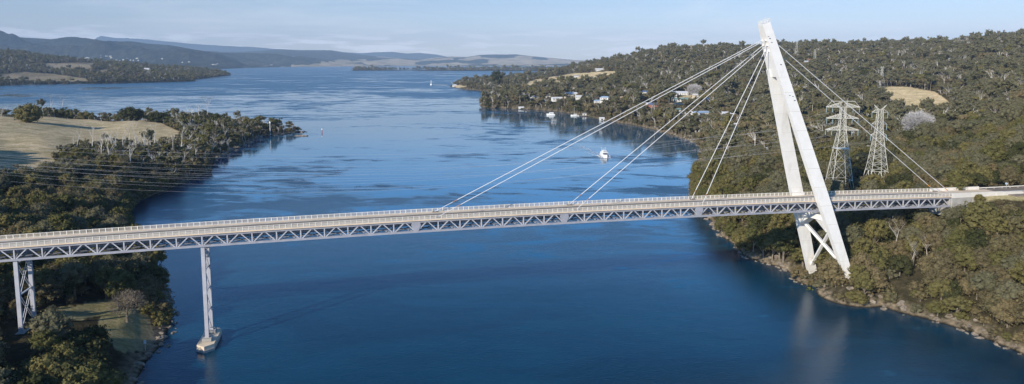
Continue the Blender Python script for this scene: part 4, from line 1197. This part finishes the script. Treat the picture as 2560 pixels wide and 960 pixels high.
    for k in range(12):
        s = R.uniform(1.1, 2.4); cx = -5.5+k*1.0; m.add([(cx+p[0]*s*1.5, R.uniform(-.3, .3)+p[1]*s*1.3, p[2]*s*.5+.25) for p in iv], fi)
    o = m.build('rock_reef', 'rock_tan'); o.location = (X, Y, 0); tag(o, 'pale flat rock reef awash off the tip of the left headland', 'rocks')
    X, z = at_Y(675, 317, 790); zg = hz(X, 790)
    o = empty('navigation_beacon', (X, 790, zg)); tag(o, 'slim white navigation beacon on the left headland', 'beacon')
    hh = at_Y(675, 303, 790)[1]-zg
    MB().tube([(0, 0, -1), (0, 0, hh)], [.45, .3], 6).build('mast', 'boat_white', o); MB().box(-.8, .8, -.8, .8, hh-2.2, hh-.6).build('daymark', 'boat_white', o)
    X, Y = at_z(363, 868, 2)
    o = empty('shore_marker', (X, Y, hz(X, Y))); tag(o, 'small white marker post on the grassy left shore', 'marker')
    MB().tube([(0, 0, -.5), (0, 0, 2.0)], .13, 6).build('post', 'pole_wood', o); MB().box(-.35, .35, -.06, .06, 2.0, 3.0).build('board', 'boat_white', o)
# ================================================================== planting
def unit_tree(kind, variant, x, y, z, s, rz, label, cat, group, proto={}):
    crown, trunk = TREES[variant][1], TREES[variant][2]
    e = empty(kind, (x, y, z), rz); e.scale = (s, s, s*1.0); tag(e, label, cat, group)
    obj('crown', crown, e); obj('trunk', trunk, e); return e

def dead_tree(X, Y, Z, h, seed, label, mat='dead_wood', lean=0, spread=.55, depth=3, group=None, fork=4, r0=None, cat='dead tree', name='dead_tree', twigs=False, parent=None):
    e = empty(name, (X, Y, Z), random.Random(seed).uniform(0, 6)); tag(e, label, cat, group)
    r0 = r0 or (.028*h+.12)
    R = random.Random(seed); top = Vector((lean, R.uniform(-.8, .8), h*.95))
    MB().tube([(0, 0, -1.5), (lean*.2, 0, h*.3), (lean*.3, 0, h*.34)], [r0*1.35, r0, r0*.85], 6).build('trunk', mat, e)
    mb, tips = branches((lean*.2, 0, h*.3), top+Vector((lean*.4, 0, h*.1)), r0*.85, seed, depth, spread, fork)
    mb.build('branches', mat, e)
    if twigs:
        V = []; Fc = []
        for t in tips:
            for k in range(16):
                d = Vector((R.gauss(0, 1), R.gauss(0, 1), abs(R.gauss(0, 1))*.8+.1)).normalized(); L = R.uniform(.6, 1.5); s = d.cross(Vector((R.random(), R.random(), .3))).normalized()*.07
                o = len(V); V += [t-s, t+s, t+d*L]; Fc.append((o, o+1, o+2))
        MB().add(V, Fc).build('twigs', 'twig_grey', e)
    CLEAR.append((X, Y, 1.5)); return e

def build_special_trees():
    # group of bleached dead trees on the left bank
    spots = [(191,375,342,5),(187,375,355,0),(230,392,335,4),(258,395,300,5),(252,415,352,2),(275,425,350,-3),(285,388,318,4),(291,392,340,2),(300,398,350,-3),(308,388,345,2),(323,365,308,5),(328,438,368,-4),
             (342,376,318,2),(345,376,345,1),(361,390,340,1),(368,382,352,1),(376,376,353,1),(387,370,325,1),(393,378,357,1),(455,372,325,1),(434,392,350,0),(230,430,405,3),(298,410,388,4),(490,400,372,2)]
    for i, (px, pb, pt, ln) in enumerate(spots):
        X, Y, Z = ground_at(px, pb+6, 300); zt = at_Y(px, pt, Y)[1]; h = min(max(zt-Z, 7), 17)
        lab = 'bleached dead tree trunk standing in the clump on the left bank' if i not in (0, 11, 19) else {0: 'leaning bare white trunk leftmost of the dead trees by the field', 11: 'twisted forked white dead tree in front of the dead clump', 19: 'straight pale dead trunk right of the dead clump, on the wooded headland'}[i]
        dead_tree(X, Y, Z, h, 100+i, lab, lean=ln*.4, spread=.35 if i % 3 else .5, depth=3, group=None if i in (0, 11, 19) else 'bleached dead trees on the left bank', fork=3, r0=.20+.012*h)
    for (px, pb, pt, Yy, lab, g) in ((124, 283, 253, 850, 'pale dead tree against the water behind the field hedge, left one', None), (152, 280, 248, 850, 'pale spreading dead tree against the water behind the field hedge, right one', None),
                     (480, 300, 272, 800, 'thin white dead tree left on the headland skyline', None), (497, 306, 267, 800, 'forked white dead tree at the middle of the headland skyline', None), (516, 296, 253, 810, 'tall pale tree with a fan shaped twiggy top on the headland', None),
                     (470, 300, 272, 820, 'smallest grey dead tree on the headland skyline', None)):
        X, zt = at_Y(px, pt, Yy); Z = hz(X, Yy)
        dead_tree(X, Yy, Z, max(zt-Z, 6), px, lab, depth=3 if px == 516 else 2, twigs=(px == 516), spread=.5, fork=3, r0=.34)
    # right bank
    for (px, pb, pt, lo, ln, lab) in ((2230, 652, 578, 200, -3, 'white forked dead tree on the slope right of the tower'), (2272, 690, 628, 200, 1, 'grey white bare tree below the forked dead tree'),
        (2318, 655, 605, 200, 2, 'pale sprawling dead limbs in the bush mid slope'), (2520, 720, 670, 180, 0, 'thin bare tree near the right edge of the bank'), (2360, 235, 195, 800, 0, 'big bleached tree right of the grassy clearing'),
        (2550, 250, 208, 500, 0, 'white barked dead tree on the hill at the right edge'), (2440, 265, 235, 500, 1, 'pale forked tree on the hill above the road'), (2487, 165, 148, 900, 0, 'white dead tree high on the right hillside'),
        (2405, 305, 280, 400, 0, 'small white dead tree above the road bushes'), (2256, 180, 160, 1000, 0, 'pale trunk among the dark hill trees right of the pylon'),
        (1720, 245, 222, 900, 0, 'pale bare tree beside the white houses'), (1880, 440, 420, 350, 3, 'bent white limb in the bush above the deck'), (2005, 610, 585, 220, 2, 'small pale dead tree by the foot of the back tower leg')):
        X, Y, Z = ground_at(px, pb, lo); zt = at_Y(px, pt, Y)[1]
        h = max(zt-Z, 5); dead_tree(X, Y, Z, h, px+3, lab, mat='dead_grey', lean=ln*.5, spread=.55, depth=3, fork=4, r0=.09+.008*h+Y*.0002)
        CLEAR.append((X-.35*5, Y-5, 5))
    # round pale grey bare tree
    for (px, pb, w, lo, lab, sd) in ((2292, 352, 36, 420, 'round pale grey leafless tree beyond the backstay cables', 31), (1735, 247, 18, 800, 'pinkish grey leafless tree beside the white house cluster', 32), (318, 806, 42, 150, 'bare grey spreading tree on the grass clearing at the left shore', 33), (2175, 395, 16, 380, 'pale twiggy bare bush behind the slim pylon', 34)):
        X, Y, Z = ground_at(px, pb, lo); r = w/F*Y; 
        pale = px in (2292, 1735, 2175); e = empty('bare_tree', (X, Y, Z)); tag(e, lab, 'bare tree')
        h = r*2.0
        MB().tube([(0, 0, -1), (.1, 0, h*.3)], [r*.09, r*.06], 6).build('trunk', 'bark' if px == 318 else 'twig_grey', e)
        mb, tips = branches((.1, 0, h*.22), (.3, 0, h*.75), r*.06, sd, 3, .72, 5); mb.build('branches', 'bark' if px == 318 else 'dead_wood', e)
        R = random.Random(sd); V = []; Fc = []; iv, fi = ico()
        for k in range(4200 if pale else 2600):
            d = Vector((R.gauss(0, 1), R.gauss(0, 1), R.gauss(.25, .8))).normalized(); q = d*r*(R.random()**.35)*(1+.15*math.sin(d.x*7)*math.cos(d.y*6)); q = Vector((q.x, q.y, q.z*.75+h*.62))
            if q.z < h*.15: continue
            dd = (d+Vector((R.gauss(0, .5), R.gauss(0, .5), .3))).normalized(); L = r*R.uniform(.1, .2); s = dd.cross(Vector((R.random(), R.random(), .3))).normalized()*r*(.016 if pale else .010)
            o = len(V); V += [q-s, q+s, q+dd*L]; Fc.append((o, o+1, o+2))
        MB().add(V, Fc).build('twigs', 'twig_pale' if pale else 'twig_grey', e)
        CLEAR.append((X, Y, r)); CLEAR.append((X-X/Y*r, Y-r*1.3, r*.8)); CLEAR.append((X-X/Y*2*r, Y-r*2.4, r*.6))
    # single large trees
    def big(px, pb, wpx, hpx, Yy, lab, mat, sd, cat='tree', name='large_tree', sq=.8, grp=None, n=16):
        if Yy < 0: X, Y, Z = ground_at(px, pb, -Yy)
        else: X = at_Y(px, pb, Yy)[0]; Y = Yy; Z = hz(X, Y)
        w = wpx/F*Y/2; h = hpx/F*Y; R = random.Random(sd); cs = []; rs = []
        for j in range(n):
            az = j*2.4; u = (j+.5)/n; kk = math.sqrt(max(.05, 1-(2*u-1)**2)); cr = w*R.uniform(.30, .44)
            zz = h*.5+(u-.5)*h*.72
            cs.append((math.cos(az)*(w-cr)*kk, math.sin(az)*(w-cr)*kk, max(zz, cr*.6))); rs.append(cr)
        cs.append((0, 0, h*.5)); rs.append(w*.5)
        e = empty(name, (X, Y, Z)); tag(e, lab, cat, grp)
        leaf_cloud(cs, rs, 60/max(w, 3)**1.1, .07*w+.12, sd, sq).build('crown', mat, e)
        MB().tube([(0, 0, -1), (0, 0, h*.5)], [w*.09, w*.05], 6).build('trunk', 'bark', e)
        CLEAR.append((X, Y, w*.8)); return e
    big(72, 306, 68, 46, -500, 'largest round dark tree standing alone on the crest of the left field', 'leaf_olive', 61, n=20)
    for i, (px, wv, hh, pb, lab) in enumerate(((118,24,20,296,'bushy tree just right of the lone field tree'),(150,40,26,297,'tallest bushy tree of the hedge behind the field'),(175,26,18,297,'low bushy tree in the middle of the field hedge'),(210,34,22,298,'rounded green tree of the field hedge'),(228,24,20,299,'rounded tree at the right end of the field hedge'),(291,18,15,299,'small round tree alone on the crest line'),
         (8,26,22,288,'dark bush at the left edge of the crest'))):
        big(px, pb, wv, hh, 812, lab, 'leaf_olive', 70+i, n=9)
    big(330, 300, 66, 34, 815, 'broad dark spreading tree on the crest, left of a pair', 'leaf_dark', 81, sq=.6)
    big(398, 302, 56, 26, 815, 'broad dark spreading tree on the crest, right of a pair', 'leaf_dark', 82, sq=.6)
    big(545, 305, 50, 34, 800, 'dark domed tree highest on the headland', 'leaf_dark', 83)
    big(2280, 392, 78, 46, 440, 'wide dark green pine like tree beyond the backstays', 'leaf_dark', 84, n=20)
    big(2452, 560, 95, 86, 243, 'broad olive tree screening the bridge end at right', 'leaf_olive', 185, n=26, sq=.7)
    big(2535, 600, 80, 60, 236, 'broad brownish tree below the road at the right edge', 'leaf_brown', 186, n=24, sq=.7)
    big(1943, 385, 46, 46, 470, 'dense dark conifer left of the tower legs', 'leaf_dark', 85)
    big(2026, 688, 22, 22, 250, 'bright yellow green bush at the foot of the back tower leg', 'leaf_yellow', 86, 'bush', 'bright_bush', n=8)
    big(1253, 262, 18, 34, 1290, 'dark conifer on the left end of the wooded point', 'leaf_dark', 87, n=10)
    big(1220, 266, 22, 36, 1240, 'dark conifer at the very tip of the near point', 'leaf_dark', 88, n=10)
    big(1242, 222, 34, 44, 2100, 'tall domed tree rising above the point', 'leaf_dark', 89, n=14)
    big(1420, 222, 20, 22, 1700, 'round dark green tree below the pale field', 'leaf_dark', 90, n=10)
    for i, px in enumerate((1790, 1803, 1815, 1828, 1843)):
        big(px, 272, 15, 19, 900, 'pointed yellow green tree in the hedge row above the blue roof', 'leaf_yellow' if i % 2 else 'leaf_olive', 120+i, 'hedge tree', 'hedge_tree', grp='pointed trees in the hedge row', n=8)
    for (px, Yy, wv, hh, lab, mt) in ((72, 152, 120, 120, 'huge dark tree near the left edge in front of the bridge pier', 'leaf_dark'), (160, 158, 110, 120, 'huge dark tree second from the left edge at the bottom', 'leaf_dark'), (238, 172, 80, 95, 'big dark rounded tree at the left of the grass clearing', 'leaf_dark'), (20, 148, 130, 110, 'large olive tree in the bottom left corner', 'leaf_olive'), (215, 152, 100, 80, 'large shaded tree at the bottom edge below the clearing', 'leaf_olive')):
        big(px, 900, wv, hh, Yy, lab, mt, px+7, n=22, name='gum_tree')
    big(2160, 300, 22, 20, 640, 'yellow green tree behind the top of the slim pylon', 'leaf_yellow', 95, n=8)
    big(2405, 372, 40, 20, 470, 'spreading yellowish bush above the road, right of the orange hut', 'leaf_yellow', 96, n=10)

def side_name(X, Y, w):
    left = X < 0
    if left: return ('on the left bank in front of the bridge' if w < 0 else 'on the left bank behind the bridge')
    return ('on the steep right bank in front of the bridge' if w < 0 else 'on the right bank behind the bridge')

SUNNY = [at_z(320, 830, 4)[:2], at_z(280, 800, 5)[:2], at_z(200, 780, 7)[:2]]
def plant(far_src):
    near = []
    for (x0, x1, y0, y1) in ((85, 420, 90, 460), (-480, -60, 60, 460)):
        X, Y = grid_pts(x0, x1, y0, y1, 3.5 if x0 > 0 else 4.7)
        X, Y, Z, px, py = filt(X, Y, .55)
        for i in range(len(X)):
            sh = Z[i] < 3.2 or rng.random() < .16
            v = int(rng.integers(6, 9)) if sh else int(rng.choice([0, 1, 2, 3, 4, 5], p=[.20, .06, .30, .30, .09, .05] if X[i] > 0 else [.34, .18, .08, .1, .1, .2]))
            s = rng.uniform(.75, 1.12)
            if not sh and any((X[i]-cx+.63*k)**2+(Y[i]-cy+.777*k)**2 < 64 for cx, cy in SUNNY for k in (4, 12, 20, 28, 36, 44, 52, 60, 68)): s *= .36
            if X[i] > 0 and Y[i] < 300: s *= .92
            t_, w_ = to_bridge(X[i], Y[i])
            top_ = Z[i]+TREES[v][4]*s
            if top_ > 29 and -10 < w_ < 25 and X[i] > 0 and not sh: s *= .7
            if X[i] > 0 and w_ < 4 and t_ > 262 and Z[i]+TREES[v][4]*s > 33: s *= max(.3, (33-Z[i])/(TREES[v][4]*s))
            near.append((X[i], Y[i], Z[i], s, rng.uniform(0, 6.28), v, px[i], py[i]))
    vis = [t for t in near if -40 < t[6] < 2600 and t[7] < 1010 and t[7] > 100]
    vis.sort(key=lambda t: t[1]/(TREES[t[5]][4]*t[3]))
    gum = [t for t in vis if t[5] < 6][:290]; shr = [t for t in vis if t[5] >= 6][:110]
    pick = set(id(t) for t in gum+shr)
    for t in gum+shr:
        k, c, tr, d, h, r = TREES[t[5]]
        _, w = to_bridge(t[0], t[1]); sn = side_name(t[0], t[1], w)
        nm = 'gum tree' if k == 'gum_tree' else 'low shrub'
        unit_tree(k, t[5], t[0], t[1], t[2], t[3], t[4], '%s %s %s' % (d, nm, sn), 'tree' if k == 'gum_tree' else 'shrub', '%s %ss %s' % (d, nm, sn))
    rest = [t for t in near if id(t) not in pick]
    src = []
    for (k, c, tr, d, h, r) in TREES:
        me = c.copy(); n0 = len(c.polygons)
        import bmesh
        b = bmesh.new(); b.from_mesh(c); nf = len(b.faces); b.from_mesh(tr); b.faces.ensure_lookup_table()
        for f in b.faces[nf:]: f.material_index = 1
        me = bpy.data.meshes.new('bush_source'); b.to_mesh(me); b.free()
        me.materials.append(c.materials[0]); me.materials.append(MAT['bark'])
        src.append(bpy.data.objects.new('bush_source', me))
    scatter('riverside_bush', [(t[0], t[1], t[2], t[3], t[4], t[5]) for t in rest], src, 'dense olive green bushland covering the rest of both river banks', 'bushland')
    # right hillside forest
    pts = []
    def add(X, Y, Z, px, s0, probs):
        big_ = 1.5 if X.mean() > 0 else 1.15
        for i in range(len(X)):
            pts.append((X[i], Y[i], Z[i], rng.choice((.6, .8, .95, 1.1, big_), p=(.2, .25, .25, .2, .1))*rng.uniform(.85, 1.2)*s0, rng.uniform(0, 6.28), int(rng.choice(len(probs), p=probs))))
    fr = lambda lim: (lambda X, Y, Z, px, py: (px > -60) & (px < 2640) & (py < 980) & lim(X, Y))
    pr = [.26, .12, .25, .28, .04, .047, .003]
    for (a, b, s, sc) in ((460, 900, 6.8, .9), (900, 1500, 8.6, 1.08), (1500, 3100, 11.0, 1.05)):
        X, Y = grid_pts(-200, 2600, a, b, s); m = X > -.14*Y; X, Y = X[m], Y[m]
        r = filt(X, Y, 1.0, fr(lambda X, Y: X < Y*.82)); add(*r[:4], sc, pr)
    X, Y = grid_pts(60, 900, 430, 1500, 5.2); r = filt(X, Y, .5, fr(lambda X, Y: (X < Y*.82)), tall=False); m = r[2] < 26; add(*[q[m] for q in r[:4]], .42, [.26, .12, .25, .28, .04, .05, 0])
    scatter('hillside_forest', pts, far_src, 'grey green eucalypt forest covering the right hillside to the skyline', 'forest')
    pts = []
    X, Y = grid_pts(-760, -60, 460, 1000, 6.6); r = filt(X, Y, .8, fr(lambda X, Y: X > -Y*.82)); add(*r[:4], .85, [.42, .12, .1, .1, .08, .177, .003])
    X, Y = grid_pts(-760, -60, 380, 1000, 5.0); r = filt(X, Y, .5, fr(lambda X, Y: (X > -Y*.82)), tall=False); add(*r[:4], .45, [.42, .14, .14, .1, .1, .1, 0])
    scatter('headland_bush', pts, far_src, 'dark green bush covering the left headland beyond the field', 'bushland')
    pts = []
    X, Y = grid_pts(-4200, -900, 2380, 5600, 17); r = filt(X, Y, .6, fr(lambda X, Y: X > -Y*.82)); add(*r[:4], 1.65, [.2, .1, .1, .2, .1, .28, .02])
    X, Y = grid_pts(-2900, 1300, 6250, 6950, 26); r = filt(X, Y, .5, fr(lambda X, Y: X > -Y*.5)); add(*r[:4], 2.0, [.2, .1, .1, .2, .1, .3, 0])
    scatter('far_shore_woods', pts, far_src, 'blue green woods on the low far shores across the water', 'woods')

def foot_shrubs():
    R = random.Random(77)
    for i, (dt, dw, w0, t0) in enumerate(((-3.4,-1.5,-4.2,219),(1.5,-3.2,-4.2,219),(4.2,.5,-4.2,219),(-1,-3.8,-4.2,219),(3.4,-3.6,-4.2,219),(-4,-1,14.2,218),(-2.4,-3.6,14.2,218),(1.4,-3.4,14.2,218),(4,-1,14.2,218),(-4,3,14.2,218),(4.5,-6,14.2,218),(0,-7,14.2,218),(-4.5,-5,14.2,218),(6,4,-4.2,219),(-5.5,2.5,-4.2,219))):
        X, Y = from_bridge(t0+dt, w0+dw); v = 6+i % 3; k, c, tr, d, h, r = TREES[v]
        unit_tree('shrub', v, X, Y, hz(X, Y)-.2, R.uniform(.62, .85), R.uniform(0, 6), '%s low shrub crowding the tower feet on the right bank' % d, 'shrub', '%s shrubs around the tower feet' % d)

def build_rocks():
    iv, fi = ico(); mb = MB(); R = random.Random(12)
    def along(P, i0, i1, step, inl, smin, smax):
        for i in range(i0, i1):
            a = Vector(P[i]); b = Vector(P[i+1]); L = (b-a).length; n = int(L/step)
            nrm = Vector((-(b-a).y, (b-a).x)).normalized()
            for k in range(n):
                q = a.lerp(b, (k+R.random())/n)+nrm*R.uniform(-inl, inl)*1.0
                h = hz(q.x, q.y)
                if h < -1.2 or h > 5: continue
                s = R.uniform(smin, smax); rr = Matrix.Rotation(R.uniform(0, 6.28), 3, 'Z')
                V = []
                for p in iv:
                    v = rr @ Vector((p[0]*s*1.3, p[1]*s*.9, p[2]*s*.75))*(1+.42*R.uniform(-1, 1))
                    V.append((q.x+v.x, q.y+v.y, max(h, -.2)+v.z))
                mb.add(V, fi)
    along(R_POLY, 0, 16, .9, 4, .3, 1.0); along(R_POLY, 16, 28, 2.2, 5, .5, 1.6); along(L_POLY, 1, 9, 1.4, 2.5, .3, .9); along(L_POLY, 14, 22, 3, 3, .5, 2)
    tag(mb.build('shore_rocks', 'rock_tan'), 'tan boulders and broken rock along both water edges', 'rocks', kind='stuff')

# ================================================================== light, sky, air, camera
def build_world():
    w = bpy.data.worlds.new('World'); SC.world = w; w.use_nodes = True; nt = w.node_tree
    for n in list(nt.nodes): nt.nodes.remove(n)
    out = nt.nodes.new('ShaderNodeOutputWorld'); bg = nt.nodes.new('ShaderNodeBackground')
    sk = nt.nodes.new('ShaderNodeTexSky'); sk.sky_type = 'NISHITA'; sk.sun_disc = False
    el = math.radians(SUN_EL); sk.sun_elevation = el
    # direction to the sun (x, y); Nishita rotation is measured clockwise from +Y
    sk.sun_rotation = math.atan2(SUN_DIR[0], SUN_DIR[1]); sk.altitude = 50; sk.air_density = 1.0; sk.dust_density = .25; sk.ozone_density = 2.0
    tc = nt.nodes.new('ShaderNodeTexCoord')
    sx = nt.nodes.new('ShaderNodeSeparateXYZ'); nt.links.new(tc.outputs['Generated'], sx.inputs[0])
    n1 = noise(nt, mapped(nt, tc.outputs['Generated'], (5, 5, 46)), 1.6, 7, .6, .3)
    n2 = noise(nt, mapped(nt, tc.outputs['Generated'], (2, 2, 14)), 1.1, 6, .6, .5)
    low = ramp(nt, sx.outputs[2], [(.0, (1, 1, 1)), (.030, (.9, .9, .9)), (.052, (0, 0, 0))]).outputs[0]
    c1 = maths(nt, 'MULTIPLY', ramp(nt, n1, [(.50, (0, 0, 0)), (.60, (.75, .75, .75))]).outputs[0], low)
    c2 = maths(nt, 'MULTIPLY', ramp(nt, n2, [(.48, (0, 0, 0)), (.66, (.30, .30, .30))]).outputs[0], ramp(nt, sx.outputs[2], [(.06, (1, 1, 1)), (.16, (.1, .1, .1))]).outputs[0])
    cl = maths(nt, 'MAXIMUM', c1, c2)
    grade = ramp(nt, sx.outputs[2], [(0, (.76, .82, 1.16)), (.035, (.78, .78, 1.02)), (.087, (.72, .74, .92)), (.14, (.90, 1.14, 1.48)), (.21, (.62, 1.28, 2.0)), (.34, (.25, .66, 1.06)), (.5, (.26, .64, 1.02)), (.8, (.36, .75, 1.1))]).outputs[0]
    tint = mixc(nt, 1.0, sk.outputs[0], grade, 'MULTIPLY')
    col = mixc(nt, cl, tint, (8.2, 8.2, 8.6))
    nt.links.new(col, bg.inputs[0]); bg.inputs[1].default_value = SKY_STR
    nt.links.new(bg.outputs[0], out.inputs[0])
    sun = bpy.data.lights.new('sun', 'SUN'); sun.energy = SUN_STR; sun.angle = math.radians(.5); sun.color = (1, .91, .77)
    so = bpy.data.objects.new('sun', sun); COL.objects.link(so)
    d = Vector((SUN_DIR[0]*math.cos(el), SUN_DIR[1]*math.cos(el), math.sin(el)))
    so.rotation_euler = d.to_track_quat('Z', 'Y').to_euler(); so.location = (-200, -200, 400)

def build_haze():
    m, nt, out = nodes('haze_air')
    pv = N(nt, 'ShaderNodeVolumePrincipled'); pv.inputs['Color'].default_value = (.54, .74, 1, 1); pv.inputs['Density'].default_value = HAZE
    pv.inputs['Anisotropy'].default_value = -.1
    nt.links.new(pv.outputs[0], out.inputs['Volume'])

    o = MB().box(-48000, 48000, -700, 24200, -6.5, 1000).build('haze', 'haze_air'); tag(o, kind='stuff'); o['label'] = 'thin blue air haze filling the valley'
    o['category'] = 'haze'

def build_camera():
    c = bpy.data.cameras.new('camera'); o = bpy.data.objects.new('camera', c); COL.objects.link(o)
    c.sensor_width = 36; c.lens = F/2560*36; c.shift_y = -(480-PCY)/2560; c.clip_start = .5; c.clip_end = 90000
    o.location = (0, 0, H); o.rotation_euler = (math.pi/2-TH, 0, 0); SC.camera = o

SUN_EL = 24.0; SUN_DIR = (-.63, -.777); SUN_STR = 5.0; SKY_STR = .13; HAZE = 4.2e-5
def foam_mat():
    mat_simple('foam', (.78, .82, .86), .7, .1, .6)

foam_mat(); land_material(); water_material()
build_world(); build_camera()
build_terrain(); build_water()
build_tree_library_src = build_tree_library()
build_bridge(); build_road(); build_power(); build_houses(); build_boats()
for t_, w_ in ((219, -4.2), (218, 14.2)):
    CLEAR.append((*from_bridge(t_, w_), 4.0)); CLEAR.append((*from_bridge(t_-3, w_-4), 2.6))
CLEAR.append((*from_bridge(-49, 4), 4)); [CLEAR.append((*from_bridge(-47+k*.3, -4-k), 5.5)) for k in (0, 6, 12, 18, 24)]
build_special_trees()
plant(build_tree_library_src)
foot_shrubs(); build_rocks()
build_haze()

SC.render.engine = 'CYCLES'
SC.cycles.volume_bounces = 0; SC.cycles.max_bounces = 6; SC.cycles.diffuse_bounces = 2; SC.cycles.glossy_bounces = 3
SC.cycles.transparent_max_bounces = 8
vs = SC.view_settings; vs.view_transform = 'Standard'; vs.look = 'None'; vs.exposure = .10; vs.gamma = 1; vs.use_curve_mapping = False
